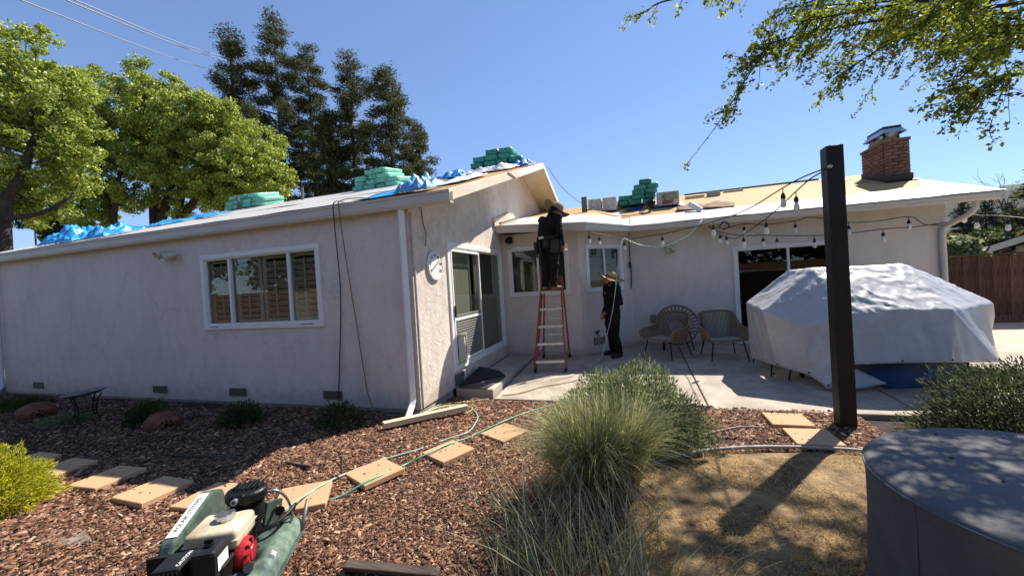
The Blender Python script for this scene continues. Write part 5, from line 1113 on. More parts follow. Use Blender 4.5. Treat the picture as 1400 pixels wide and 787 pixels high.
for k in range(7): MB().box((-.213 + k * .021, -.467, .41), (.008, .012, .085)).build('muffler_slot', BLACKM, mf)
text('lettering', 'CAUTION', .030, frame4((0, 1, 0), (-1, 0, 0), (0, 0, 1), (-.10, -.37, .4715)), INKW, mf)
ac = part(MB().bx(-.045, .095, -.44, -.285, .285, .515), 'air_cleaner', DARK, bevel=.025, segs=2)
MB().lathe([(.026, 0), (.026, .012), (.008, .014), (.008, .03)], (.025, -.36, .515), 12).build('wing_nut', BLACKM, ac)
MB().bar((.001, -.36, .54), (.049, -.36, .545), .008, .018).build('wing', BLACKM, ac)
MB().bx(.0955, .097, -.42, -.31, .39, .47).build('sticker', LABELW, ac)
MX = Matrix.Rotation(R(90), 3, 'Y'); rc = Vector((.105, -.19, .34))
rd = part(MB().lathe([(.095, 0), (.098, .03), (.09, .055), (.07, .07), (.05, .074)], rc, 28, MX), 'recoil_starter', RED, smooth=False, bevel=.003)
for k in range(10):
    a = R(20 + k * 36); MB().box(rc + Vector((.066, .075 * math.cos(a), .075 * math.sin(a))), (.014, .011, .034), Matrix.Rotation(a - R(90), 3, 'X')).build('vent_slot', BLACKM, rd)
MB().lathe([(.05, .074), (.045, .08), (.001, .082)], rc, 20, MX).build('hub', RED, rd)
MB().tube([rc + Vector((.05, -.08, -.05)), rc + Vector((.1, -.13, -.02))], [.02, .03], 8).build('pull_grip', DARK, rd)
# fittings and pipes on the right side
part(MB().tube(catmull([(.14, .14, .56), (.20, .16, .55), (.25, .20, .46), (.27, .22, .33), (.26, .20, .28)], 5), .010, 6), 'discharge_pipe', STEEL, smooth=True)
part(MB().tube(catmull([(.12, .02, .34), (.2, .05, .36), (.26, .12, .38), (.29, .2, .40), (.28, .26, .38), (.24, .28, .30)], 5), .013, 6), 'black_tube', DARK, smooth=True)
gz_ = part(MB().lathe([(.03, 0), (.032, .02), (.001, .022)], (.20, .20, .38), 14, Matrix.Rotation(R(60), 3, 'X')), 'gauge', BLACKM)
part(MB().tube([(.20, .20, .28), (.20, .20, .38), (.16, .24, .40)], .014, 6), 'manifold', mat('brass', (.45, .33, .14), .35, .8), smooth=True)
part(MB().bar((.12, .22, .285), (.14, .25, .44), .03, .12), 'bracket', GREENP)
part(MB().tube([(.325, .22, .20), (.335, .36, .36)], .014, 7), 'handle_bar', mat('grey_handle', (.24, .22, .2), .5, .3, var=.3), smooth=True); part(MB().tube([(.33, .20, .19), (.33, -.5, .17)], .012, 6), 'frame_tube', GREENP)
part(MB().lathe([(.03, -.03), (.11, -.03), (.125, -.015), (.125, .015), (.11, .03), (.03, .03)], (.02, .36, .115), 20, MX), 'wheel', DARK, smooth=True)
for sx in (-.22, .25): part(MB().bx(sx - .015, sx + .015, -.46, -.43, .0, .12), 'foot', DARK)

# ------------------------------------------------------------------ bark chips and dry lawn
def chips(n):
    """bark mulch: thousands of split slivers, thinning out with distance"""
    x = rng.uniform(-12.6, 2.3, n); y = rng.uniform(.6, 5.5, n)
    d = np.hypot(x, y); keep = rng.uniform(0, 1, n) < np.clip((3.5 / d) ** 1.5, .11, 1)
    keep &= (y < 4.52) | (x > -2.78); keep &= ~((x > -2.2) & (y > 5.50)); keep &= ~((x > -2.82) & (x < -2.15) & (y > 5.58))
    keep &= (y > .9)
    keep &= np.array([not inlawn(a, b) for a, b in zip(x, y)])
    # behind the lens or out of view
    az = np.arctan2(x, y); keep &= (az > R(-74)) & (az < R(40)); x = x[keep]; y = y[keep]; n = len(x)
    z = np.array([gz(a, b) + (.018 * noise.noise(Vector((a * 2.2, b * 2.2, 0))) + .03 * noise.noise(Vector((a * .8, b * .8, 3))) if a < 2 and b < 4.5 else 0) for a, b in zip(x, y)])
    far = np.clip(d[keep] / 3.6, 1, 1.35)
    l = rng.gamma(2.6, .0066, n).clip(.008, .055) * far; w_ = l * rng.uniform(.22, .5, n); h = w_ * rng.uniform(.35, .7, n)
    a = rng.uniform(0, 2 * np.pi, n); tl_ = rng.normal(0, .22, n); ro = rng.normal(0, .28, n)
    u = np.stack([np.cos(a) * np.cos(tl_), np.sin(a) * np.cos(tl_), np.sin(tl_)], 1); v = np.stack([-np.sin(a) * np.cos(ro), np.cos(a) * np.cos(ro), np.sin(ro)], 1); nn_ = np.cross(u, v)
    c = np.stack([x, y, z + .002 + rng.uniform(0, .014, n)], 1)
    def pt(s, t, q): return c + u * (l * s)[:, None] + v * (w_ * t)[:, None] + nn_ * (h * q)[:, None]
    e = rng.uniform(.25, .5, n); f = rng.uniform(.25, .5, n)
    V = np.stack([pt(-.5, -.5, 0), pt(.5, -.4, 0), pt(.45, .5, 0), pt(-.5, .45, 0), pt(-e, 0, 1), pt(f, .1, 1)], 1).reshape(-1, 3)
    i = np.arange(n)[:, None] * 6
    F = np.concatenate([i + [t_] for t_ in ([0, 1, 5], [0, 5, 4], [2, 3, 4], [2, 4, 5], [1, 2, 5], [3, 0, 4])], 0)
    raw('bark_mulch', V, F, CHIP, kind='stuff')
chips(640000)
mbc = MB()
for lab, (px_, py_), a_ in PAV[:10]:
    for _ in range(5):
        mbc.box((px_ + random.uniform(-.17, .17), py_ + random.uniform(-.17, .17), gz(px_, py_) + .051), (random.uniform(.010, .028), random.uniform(.005, .009), .004), Matrix.Rotation(random.uniform(0, 3), 3, 'Z'))
mbc.build('scattered_chips', CHIP, None, kind='stuff')
n = 52000
x = rng.uniform(-.15, 2.5, n); y = rng.uniform(1.5, 4.32, n); k_ = np.array([inlawn(a, b) for a, b in zip(x, y)])
k_ &= rng.uniform(0, 1, n) < np.clip((2.6 / np.hypot(x, y)) ** 1.2, .2, 1)
k_ &= np.array([noise.noise(Vector((a * 2.3, b_ * 2.3, 4))) + .6 * noise.noise(Vector((a * 6, b_ * 6, 1))) > -.12 + .25 * random.random() - .2 for a, b_ in zip(x, y)])
x = x[k_]; y = y[k_]; n = len(x); b = np.stack([x, y, np.full(n, -.118)], 1)
a = rng.uniform(0, 6.283, n); L_ = rng.uniform(.02, .055, n); t = b + np.stack([np.cos(a) * L_, np.sin(a) * L_, rng.uniform(.004, .025, n)], 1); c = (b + t) / 2 + [0, 0, .012]
blades('dry_grass', b, t, c, .0035, STRAWG, kind='stuff', segs=2)

# ------------------------------------------------------------------ shrubs and grasses
def shrub(name, label, c, rad, n, size, m, cat='shrub', stems=12, up=.3, aspect=.45, lump=.35, seed=0, shell=4., group=None, fine=2.4):
    t = thing(name, label, cat, c, 0, group); c = np.array(c)
    d = rng.normal(size=(n, 3)); d[:, 2] = np.abs(d[:, 2]) * 1.1 - .12; d /= np.linalg.norm(d, axis=1)[:, None]
    lum = np.array([1 + lump * (noise.noise(Vector(v) * fine + Vector((seed, 0, 0))) + .6 * noise.noise(Vector(v) * fine * 2.3 + Vector((0, seed, 0)))) for v in d])
    r_ = rng.uniform(0, 1, n) ** (1 / shell) * lum
    p = c + d * r_[:, None] * np.array(rad); p[:, 2] = np.maximum(p[:, 2], c[2] + .01)
    leaves('foliage', p, size, m, t, aspect=aspect, up=up, dirs=d)
    mb = MB()
    for _ in range(stems):
        e = Vector(p[random.randrange(n)]); b = Vector(c) + Vector((random.uniform(-.12, .12) * rad[0], random.uniform(-.12, .12) * rad[1], 0)); mid_ = b.lerp(e, .5) + Vector((0, 0, .1 * rad[2]))
        mb.tube(catmull([b, mid_, e], 3), [.012, .011, .010, .009, .008, .006, .004][:7], 4)
    mb.build('branches', TWIG, t, kind='stuff'); return t
shrub('golden_shrub', 'golden yellow thread-leaf shrub at the left edge in full sun', (-5.20, 1.79, -.1), (.38, .36, .54), 15000, .042, YELLOWL, aspect=.16, up=-.1, lump=.3, seed=3, stems=20)
shrub('silvery_shrub', 'silvery green rounded shrub just behind the big ornamental grass', (-.12, 4.30, -.16), (.80, .58, .84), 21000, .042, SILVERL, aspect=.28, up=.7, lump=.24, seed=8, stems=40, shell=3.5)
shrub('dark_shrub', 'dense dark green shrub behind the round grey cover at right', (3.95, 5.05, -.15), (1.28, .85, .72), 30000, .042, HEDGEL, aspect=.32, up=.4, lump=.25, seed=14, stems=30, shell=3.5)
for i, (lab, c, r_, m) in enumerate((('small green shrub in shade left of the right-hand rusty sphere', (-6.75, 3.72, -.05), .30, LEAF_D), ('small rounded green shrub in shade under the second wall vent from right', (-5.10, 3.85, -.05), .30, LEAF_D), ('small dark shrub in shade below the rightmost wall vent', (-3.62, 3.98, -.06), .34, LEAF_D), ('low grey green plant in shade around the bird bath legs', (-8.1, 3.5, -.05), .40, SILVERL), ('dark low plant at the far left house corner', (-10.4, 3.9, -.05), .5, LEAF_D))):
    shrub('small_shrub', lab, c, (r_, r_ * .8, r_ * (.95 if i < 3 else .35)), 2600, .036, m, aspect=.3, up=.5, seed=20 + i, group='small shrubs in the shaded bed', stems=8)
def radial(n, c, r0_, Lmin, Lmax, out, ph=None, drop=.55):
    a = rng.uniform(0, 2 * np.pi, n) if ph is None else ph
    b = np.array(c) + np.stack([np.cos(a) * r0_ * np.sqrt(rng.uniform(0, 1, n)), np.sin(a) * r0_ * np.sqrt(rng.uniform(0, 1, n)), np.zeros(n)], 1)
    a = a + rng.normal(0, .45, n); L = rng.uniform(Lmin, Lmax, n); o = np.abs(rng.normal(out, out * .5, n)).clip(.05, 1.1)
    dr = np.stack([np.cos(a), np.sin(a), np.zeros(n)], 1)
    ctrl = b + dr * (L * o * .35)[:, None] + np.stack([np.zeros(n), np.zeros(n), L * .78], 1)
    tip = b + dr * (L * o)[:, None] + np.stack([np.zeros(n), np.zeros(n), L * (1 - drop * o)], 1)
    return b, tip, ctrl
og = thing('ornamental_grass', 'big fountain of yellow green ornamental grass in the middle of the yard', 'ornamental grass', (-.38, 3.12, -.14))
b, t, c = radial(3300, (-.42, 3.16, -.13), .17, .58, .94, .46); blades('blades', b, t, c, .0052, GRASSG, og, 'stuff', 6)
b, t, c = radial(1300, (-.20, 3.22, -.13), .12, .55, .95, .35); blades('upright_blades', b, t, c, .006, GRASSG, og, 'stuff', 5)
b, t, c = radial(1100, (-.42, 3.14, -.13), .2, .25, .6, .8, drop=.9); blades('dead_thatch', b, t, c, .005, islmat('dead_blade', [(0, (.14, .10, .05)), (.6, (.34, .26, .14)), (1, (.55, .45, .28))], .7, .15), og, 'stuff', 5)
tg = thing('tall_grass', 'loose tall grey green grass rising from the bottom edge', 'grass', (-.45, 2.0, -.14))
n = 360; bx_ = rng.uniform(-.78, .05, n); by = rng.uniform(1.75, 2.35, n); b = np.stack([bx_, by, np.full(n, -.14)], 1); L = rng.uniform(.35, .80, n); ln = np.where(rng.uniform(0, 1, n) < .7, rng.normal(-.22, .3, n), rng.normal(.15, .3, n))
t = b + np.stack([ln * L * 1.1, rng.normal(.12, .22, n) * L, L * .86], 1); c = b + np.stack([ln * L * .3, np.zeros(n), L * .55], 1)
blades('blades', b, t, c, .0075, GRASSF, tg, 'stuff', 5)
n = 26; b = np.stack([rng.uniform(-.75, -.45, n), rng.uniform(1.9, 2.35, n), np.full(n, -.13)], 1); L = rng.uniform(.6, .95, n); t = b + np.stack([-L * rng.uniform(.35, .75, n), rng.normal(.15, .2, n) * L, L * .62], 1); c = b + np.stack([-L * .2, np.zeros(n), L * .55], 1)
blades('long_blades', b, t, c, .0055, GRASSF, tg, 'stuff', 6)
n = 30; b = np.stack([rng.uniform(.0, .35, n), rng.uniform(1.8, 2.3, n), np.full(n, -.13)], 1); L = rng.uniform(.3, .6, n); t = b + np.stack([rng.normal(.25, .3, n) * L, rng.normal(0, .2, n) * L, L * .8], 1); c = b + np.stack([np.zeros(n), np.zeros(n), L * .55], 1)
blades('stray_blades', b, t, c, .006, GRASSF, tg, 'stuff', 5)

# ------------------------------------------------------------------ trees
def broadleaf(name, label, base, crowns, nclump, nleaf, size, m, trunks, seed, clump=.5, group=None):
    """crowns: ellipsoids (centre, radii); trunks: polylines with radii; leaves gather in clumps through the crown"""
    t = thing(name, label, 'tree', base, 0, group); rs = np.random.default_rng(seed)
    cc = []
    vol = np.array([r_[0] * r_[1] * r_[2] for _, r_ in crowns]) ** .75; vol /= vol.sum()
    for (c, r_), v in zip(crowns, vol):
        k = max(4, int(nclump * v)); d = rs.normal(size=(k, 3)); d /= np.linalg.norm(d, axis=1)[:, None]
        cc.append(np.array(c) + d * (rs.uniform(.1, 1, k) ** .45)[:, None] * np.array(r_))
    cc = np.concatenate(cc); k = len(cc)
    pick = rs.integers(0, k, nleaf); rad = clump * rs.uniform(.6, 1.3, k)
    off = rs.normal(size=(nleaf, 3)); off /= np.linalg.norm(off, axis=1)[:, None]; off *= (rs.uniform(0, 1, nleaf) ** .5)[:, None]
    p = cc[pick] + off * rad[pick][:, None] * [1.15, 1.15, .8]
    leaves('crown', p, size, m, t, aspect=.75, up=-.2)
    mb = MB(); ends = []
    for pts, r0_, r1_ in trunks:
        q = catmull(pts, 4); mb.tube(q, [r0_ + (r1_ - r0_) * i / (len(q) - 1) for i in range(len(q))], 8); ends += q[len(q) // 2:]
    mb.build('trunk', BARK, t, smooth=True)
    mb = MB()
    for i in rs.permutation(k)[:min(k, 110)]:
        e = Vector(cc[i]); s = min(ends, key=lambda q: (q - e).length + .6 * max(0, q.z - e.z)); L = (e - s).length
        mid_ = s.lerp(e, .5) + Vector((rs.normal() * .12 * L, rs.normal() * .12 * L, .05 * L)); q = catmull([s, mid_, e], 4)
        mb.tube(q, [.008 * L + .014 - (.0075 * L + .008) * j / (len(q) - 1) for j in range(len(q))], 5)
    mb.build('limb', BARK, t, smooth=True, kind='stuff'); return t
def cr_px(px, py, Y, rx, rz, ry=None): return (tuple(W(px, py, Y=Y)), (rx, ry or rx, rz))
b1 = W(8, 330, Y=7.0)
broadleaf('sycamore_tree', 'leafy green tree with a thick trunk at the far left edge', (b1.x, b1.y, -.1), [cr_px(10, 110, 7, 2.0, 1.7), cr_px(50, 125, 7.4, 1.5, 1.3), cr_px(20, 250, 7.4, 1.6, .8), cr_px(75, 255, 8, 1.0, .7), cr_px(50, 292, 8, 1.1, .6), cr_px(105, 230, 8.2, .8, .8), cr_px(-40, 190, 7, 2.6, 2.0), cr_px(45, 205, 7.6, 1.7, 1.2), cr_px(90, 190, 8.0, 1.1, .9), cr_px(-60, 100, 7, 2.6, 2.4), cr_px(15, 60, 7, 1.0, .9)], 560, 82000, .085, LEAF_S,
          [([(b1.x, b1.y, -.1), W(4, 300, Y=7), W(30, 240, Y=7.2), W(45, 190, Y=7.4)], .24, .08), ([W(4, 310, Y=7), W(-30, 230, Y=7), W(-50, 160, Y=7)], .22, .08), ([W(6, 300, Y=7), W(60, 290, Y=7.4), W(95, 270, Y=7.8)], .1, .04)], 5, .27)
b2 = W(155, 320, Y=13.5)
broadleaf('sycamore_tree', 'leafy green tree with forked trunk behind the blue tarps, second from left', (b2.x, b2.y, -.1), [cr_px(150, 150, 13.5, 2.2, 1.7), cr_px(110, 190, 13, 1.9, 1.6), cr_px(175, 200, 14, 2.2, 1.7), cr_px(120, 240, 13, 1.7, 1.4), cr_px(190, 125, 14, 1.2, 1.0), cr_px(140, 275, 13.5, 1.6, 1.3), cr_px(100, 270, 13, 1.2, 1.0), cr_px(120, 300, 13, 1.2, .6), cr_px(185, 262, 14, 1.2, .9), cr_px(190, 95, 14, .6, .5), cr_px(130, 110, 13.5, .9, .7)], 600, 86000, .10, LEAF_S,
          [([(b2.x, b2.y, -.1), W(156, 320, Y=13.5), W(160, 260, Y=13.5), W(172, 200, Y=13.8)], .20, .06), ([W(157, 310, Y=13.5), W(140, 250, Y=13.3), W(122, 200, Y=13)], .12, .05)], 9, .32)
b3 = W(218, 320, Y=15)
broadleaf('sycamore_tree', 'broad leafy green tree with several stems beside the leftmost shingle pile', (b3.x, b3.y, -.1), [cr_px(250, 165, 15, 2.5, 1.9), cr_px(225, 135, 15, 1.3, 1.1), cr_px(290, 190, 15.5, 2.6, 1.9), cr_px(345, 210, 16, 1.9, 1.5), cr_px(260, 225, 15, 2.6, 1.6), cr_px(325, 250, 15.5, 2.3, 1.4), cr_px(375, 245, 16, 1.1, .9), cr_px(205, 200, 14.6, 1.6, 1.5), cr_px(290, 150, 15, 1.2, .9), cr_px(230, 110, 15, .6, .5), cr_px(300, 268, 15.5, 1.6, .7), cr_px(355, 262, 16, 1.2, .6), cr_px(255, 285, 15.6, 1.3, .5), cr_px(325, 285, 16, 1.3, .5), cr_px(245, 255, 15, 1.6, .7)], 900, 140000, .10, LEAF_S,
          [([(b3.x, b3.y, -.1), W(212, 300, Y=15), W(213, 250, Y=15), W(222, 180, Y=15)], .34, .10), ([W(216, 320, Y=15), W(232, 260, Y=15), W(250, 200, Y=15.2)], .26, .08), ([W(222, 320, Y=15.2), W(262, 280, Y=15.4), W(285, 240, Y=15.5), W(310, 200, Y=15.6)], .24, .08), ([W(240, 310, Y=15.3), W(250, 270, Y=15.3), W(262, 230, Y=15.4)], .16, .06), ([W(330, 290, Y=16), W(300, 270, Y=15.8), W(285, 255, Y=15.6)], .08, .05)], 13, .32)
for i, (px, py, Y, rx, rz, lab) in enumerate(((45, 285, 22, 2.3, 2.2, 'dark bushy tree in the gap at the left roof end'), (85, 318, 20, 1.3, 1.0, 'small grey green bush showing over the left roof end'), (10, 265, 24, 2.0, 2.4, 'dark tree behind the thick trunk at the far left'))):
    b = W(px, py, Y=Y); broadleaf('dark_tree', lab, (b.x, b.y, -.1), [((b.x, b.y, b.z), (rx, rx, rz))], 60, 7000, .2, LEAF_D, [([(b.x, b.y, -.1), (b.x + .1, b.y, b.z)], .15, .05)], 50 + i, .5)

def conifer(name, label, base, top, rad, n, size, m, seed, z0=.12, power=.75, open_=.5, group=None, droop=.25):
    """tall evergreen: trunk, whorls of uneven branches, needle sprays in clumps along each"""
    t = thing(name, label, 'tree', base, 0, group); rs = np.random.default_rng(seed); base = np.array(base, float); top = np.array(top, float); h = top[2] - base[2]
    MB().tube([tuple(base), tuple(base + (top - base) * .5), tuple(top)], [.028 * h * .55, .016 * h * .6, .02], 7).build('trunk', BARK, t, smooth=True)
    P = []; D = []; mb = MB(); z = z0
    nb = int(95 * (1 if n > 4000 else .5)); w_ = []
    for i in range(nb):
        f = z0 + (1 - z0) * (i / nb) ** .9; L = rad * ((1 - f) ** power) * rs.uniform(.5, 1.12) + .012 * h; a = i * 2.4 + rs.normal() * .5
        p0 = base + (top - base) * f; d = np.array([math.cos(a), math.sin(a), 0]); rise = rs.uniform(-.12, .3) * (.3 + f)
        e = p0 + d * L + [0, 0, L * (rise - droop * (1 - f))]; w_.append((p0, e, L, d))
        if L > .6: mb.tube([tuple(p0), tuple((p0 + e) / 2 + [0, 0, .06 * L]), tuple(e)], [.022 * L + .015, .014 * L + .01, .01], 4)
    mb.build('branches', BARK, t, kind='stuff')
    tot = sum(q[2] ** 1.25 for q in w_)
    for p0, e, L, d in w_:
        k = max(10, int(n * L ** 1.25 / tot)); nc = max(2, int(L / (rad * .17)))
        s = 1 - (1 - .22) * rs.uniform(0, 1, nc) ** 1.15; cen = p0 + (e - p0) * s[:, None] + rs.normal(size=(nc, 3)) * [.16 * L, .16 * L, .07 * L] * np.array([1, 1, 1]) * (.4 + s[:, None] * .6)
        q = rs.integers(0, nc, k); P.append(cen[q] + (rs.normal(size=(k, 3)) * [rad * .075, rad * .075, rad * .04]).clip(-rad * .13, rad * .13)); D.append(np.tile(d * .8 + [0, 0, .25], (k, 1)))
    leaves('needles', np.concatenate(P), size, m, t, aspect=.3, dirs=np.concatenate(D)); return t
for i, (tx, ty, Y, rad, n, lab) in enumerate((((312), 38, 30, 4.6, 15000, 'first tall redwood from left, touching the power lines'), (372, 17, 32, 4.8, 16000, 'tallest redwood, second from left in the row'), (418, 62, 35, 4.2, 12000, 'slim redwood half hidden between the tallest and its right neighbour'), (474, 74, 33, 4.3, 13000, 'redwood above the second shingle pile, second from right in the row'), (527, 92, 33, 4.6, 14000, 'rightmost redwood of the row'), (445, 150, 31, 3.6, 9000, 'short broad redwood in front of the row above the roof felt'), (566, 165, 36, 3.0, 7000, 'lowest redwood, peeking out at the right end of the row'), (340, 140, 28, 3.4, 8000, 'low dark redwood just right of the broad leafy tree'))):
    tp_ = W(tx, ty, Y=Y); conifer('redwood_tree', lab, (tp_.x + .3, tp_.y, -.2), tuple(tp_), rad * 1.12, int(n * 4.2), .27, NEEDLE, 100 + i, z0=.08, power=.60, group='redwoods behind the house')
for i, (tx, ty, Y, rad, lab) in enumerate(((1316, 270, 60, 2.6, 'left one of the twin conifers beyond the fence'), (1346, 268, 60, 3.1, 'right one of the twin conifers beyond the fence'), (1380, 277, 58, 2.2, 'single narrow conifer right of the twin conifers'))):
    tp_ = W(tx, ty, Y=Y); conifer('far_conifer', lab, (tp_.x, tp_.y, -.5), tuple(tp_), rad, 7000, .34, NEEDLE2, 140 + i, z0=.03, power=.75)
tp_ = W(1424, 225, Y=24); conifer('right_conifer', 'dark conifer cut off by the right edge of the picture', (tp_.x, tp_.y, -.2), tuple(tp_), 1.9, 6000, .2, NEEDLE, 160, z0=.05, power=.5)
for i, (px, py, Y, r_, m, lab, cat) in enumerate(((1345, 330, 38, 1.2, LEAF_D, 'round olive bush behind the neighbour roofs', 'bush'), (1298, 334, 34, 1.0, YBUSH, 'yellow bush left of the bare tree over the fence', 'bush'), (1382, 330, 36, 1.1, YBUSH, 'yellowish bush below the single narrow conifer', 'bush'), (1398, 326, 30, 1.3, LEAF_D, 'dark bush at the right edge over the neighbour eave', 'bush'), (1312, 346, 22, .6, SILVERL, 'pale bush right behind the fence top at the house corner', 'bush'))):
    b = W(px, py, Y=Y); broadleaf('background_bush', lab, (b.x, b.y, -.3), [((b.x, b.y, b.z), (r_, r_, r_ * .8)), ((b.x, b.y, b.z * .5), (r_ * 1.2, r_, r_ * .9))], 30, 3500, .22, m, [([(b.x, b.y, -.3), (b.x, b.y, b.z)], .1, .04)], 70 + i, .4)
for o in COL.objects:
    if o.name.startswith('background_bush'): o['category'] = 'bush'
def baretree(label, base, h, seed, lean=0.):
    t = thing('bare_tree', label, 'tree', base, 0, 'bare trees beyond the fence'); rs = random.Random(seed); mb = MB()
    def grow(p, d, L, r_, lv):
        q = [p]; n_ = 4
        for i in range(n_):
            d = (d + Vector((rs.gauss(0, .13), rs.gauss(0, .13), rs.gauss(.03, .08)))).normalized(); q.append(q[-1] + d * L / n_)
        mb.tube(q, [r_ * (1 - .5 * i / n_) for i in range(n_ + 1)], 5 if lv < 2 else 3, caps=False)
        if lv < 4:
            for k in range(rs.choice((2, 3, 3))): grow(q[rs.choice((2, 3, 4))], (d + Vector((rs.gauss(0, .55), rs.gauss(0, .55), rs.uniform(0, .4)))).normalized(), L * rs.uniform(.55, .8), r_ * .5, lv + 1)
    grow(Vector(base), Vector((lean, 0, 1)), h * .38, h * .018, 0); mb.build('branches', BARK, t); return t
b = W(1312, 350, Y=17); baretree('bare forked tree behind the fence at the house corner', (b.x, b.y, -.1), 3.6, 4, .1)
b = W(1385, 340, Y=26); baretree('bare twiggy tree near the right edge above the neighbour eave', (b.x, b.y, -.1), 7.0, 8)

# big tree out of frame on the right, its boughs hanging into the picture and dappling the lawn and the cover
ov = thing('overhanging_tree', 'spring leafed tree whose thin boughs hang in from the top right', 'tree', (7.6, 4.6, -.1))
S1 = Vector((7.1, 4.6, 3.6))
MB().tube(catmull([(7.6, 4.6, -.15), (7.5, 4.6, 1.6), S1, (7.0, 4.9, 5.2)], 5), [.24 - .008 * i for i in range(16)], 10).build('trunk', BARK, ov, smooth=True)
LIMBS = [[S1, W(1420, 0, Y=5.0), W(1300, 12, Y=5.0), W(1190, 30, Y=5.0), W(1110, 45, Y=4.9), W(1055, 60, Y=4.8), W(1036, 84, Y=4.8)],
         [S1, W(1420, 30, Y=5.5), W(1330, 30, Y=5.6), W(1250, 40, Y=5.6), W(1190, 75, Y=5.6), W(1146, 104, Y=5.5)],
         [S1 + Vector((.2, 0, -.2)), W(1425, 95, Y=4.9), W(1385, 100, Y=4.9), W(1350, 115, Y=4.9), W(1320, 130, Y=4.9)],
         [S1 + Vector((0, 0, 1.2)), W(1400, -60, Y=5.2), W(1250, -50, Y=5.1), W(1100, -40, Y=5.0), W(980, -12, Y=4.8), W(905, 3, Y=4.8), W(880, 18, Y=4.8), W(856, 24, Y=4.8)],
         [S1 + Vector((0, .2, .8)), W(1400, -10, Y=6.4), W(1300, -5, Y=6.3), W(1180, 5, Y=6.3), W(1110, 8, Y=6.2), W(1062, 14, Y=6.2)],
         [W(1036, 84, Y=4.8), W(1018, 112, Y=4.78), W(1004, 135, Y=4.76), W(972, 182, Y=4.75), W(938, 226, Y=4.75)],
         [S1 + Vector((0, .2, .2)), W(1410, 40, Y=6.0), W(1340, 45, Y=6.0), W(1290, 55, Y=6.0)],
         [S1, W(1420, -30, Y=4.5), W(1330, -10, Y=4.4), W(1240, 5, Y=4.4), W(1150, 20, Y=4.4), W(1095, 30, Y=4.4)],
         [S1, W(1440, 30, Y=4.3), W(1410, 30, Y=4.3), W(1380, 25, Y=4.3)],
         [S1 + Vector((0, 0, .6)), W(1350, -40, Y=5.6), W(1240, -25, Y=5.6), W(1150, -10, Y=5.5), W(1085, 10, Y=5.5)],
         [S1, W(1420, 10, Y=5.9), W(1360, 15, Y=5.9), W(1290, 20, Y=5.8), W(1230, 25, Y=5.8)],
         [S1 + Vector((0, .2, 1.6)), (6.0, 6.6, 6.5), (4.9, 7.4, 6.8), (3.4, 7.3, 6.7), (2.6, 7.2, 6.6)], [S1 + Vector((0, .2, 1.8)), (6.3, 7.4, 6.7), (5.0, 8.2, 7.0), (3.7, 8.3, 6.9), (2.9, 8.2, 6.8)], [S1 + Vector((0, 0, 1.4)), (5.8, 5.8, 6.0), (4.4, 6.0, 6.3), (3.0, 6.2, 6.1), (2.2, 6.3, 6.0)], [S1 + Vector((0, 0, 1.7)), (6.0, 7.5, 6.5), (4.8, 8.4, 6.9), (3.8, 8.8, 6.8)],
         [S1 + Vector((0, 0, .9)), (5.8, 4.4, 5.6), (4.6, 4.4, 5.9), (3.4, 4.6, 5.8)], [S1 + Vector((0, 0, .5)), (6.2, 3.9, 4.8), (5.2, 3.7, 5.2), (4.1, 3.8, 5.2)]]
mbL = MB(); mbT = MB(); LP = []; LD = []
rs = random.Random(11)
def cluster(p, k, sp=.02):
    for _ in range(k):
        LP.append(tuple(p + Vector((rs.gauss(0, sp), rs.gauss(0, sp), rs.gauss(-.006, sp))))); LD.append((rs.gauss(0, 1), rs.gauss(0, 1), rs.gauss(-.2, .8)))
def twig(p, d, L, depth=0):
    n_ = max(3, int(L / .075)); pts = [p]
    for k in range(n_):
        d = (d + Vector((rs.gauss(-.02, .10), rs.gauss(0, .10), -.035))).normalized(); pts.append(pts[-1] + d * L / n_)
    mbT.tube(pts, [.0048 - .003 * k / n_ for k in range(n_ + 1)], 3, caps=False)
    for k in range(1, n_ + 1):
        if rs.random() < .8 or k == n_: cluster(pts[k], rs.randint(3, 6) if k < n_ else 8, .018 + .012 * rs.random())
        if depth < 1 and k > 1 and rs.random() < .22: twig(pts[k], (d + Vector((rs.gauss(-.2, .4), rs.gauss(0, .4), rs.gauss(-.1, .3)))).normalized(), L * rs.uniform(.3, .55), depth + 1)
for li, lp in enumerate(LIMBS):
    q = catmull(lp, 8); nq = len(q); r0_, r1_ = (.026, .005) if li != 5 else (.006, .003)
    mbL.tube(q, [r0_ + (r1_ - r0_) * (i / (nq - 1)) ** .6 for i in range(nq)], 5)
    if li == 5:
        for i in range(4, nq - 1, 3): cluster(q[i], 2, .01)
        cluster(q[-1], 14, .022)
        for _ in range(5): twig(q[rs.randint(3, 10)], Vector((-.45, rs.gauss(0, .2), -.8 + rs.gauss(0, .15))).normalized(), rs.uniform(.3, .6))
        continue
    for i in range(8, nq - 1):
        f = i / nq; cnt = (rs.choice((1, 2, 2, 3)) if li < 11 else rs.choice((4, 5, 6))) if li != 3 else ((1 if i % 4 == 0 else 0) if f > .55 else 2)
        for _ in range(cnt):
            p = q[i].lerp(q[i + 1], rs.random())
            if rs.random() < .62: d = Vector((-.6 + rs.gauss(0, .22), rs.gauss(0, .35), -.55 + rs.gauss(0, .22))).normalized(); L = rs.uniform(.16, .55)
            else: d = Vector((-.5 + rs.gauss(0, .35), rs.gauss(0, .5), .15 + rs.gauss(0, .3))).normalized(); L = rs.uniform(.12, .35)
            twig(p, d, L * (.35 if li == 3 and f > .5 else 1))
    cluster(q[-1], 8)
mbL.build('bough', TWIG, ov, kind='stuff', smooth=True); mbT.build('twigs', TWIG, ov, kind='stuff')
leaves('leaf_clusters', LP, .044, LEAF_O, ov, aspect=.55, dirs=LD, kind='stuff')

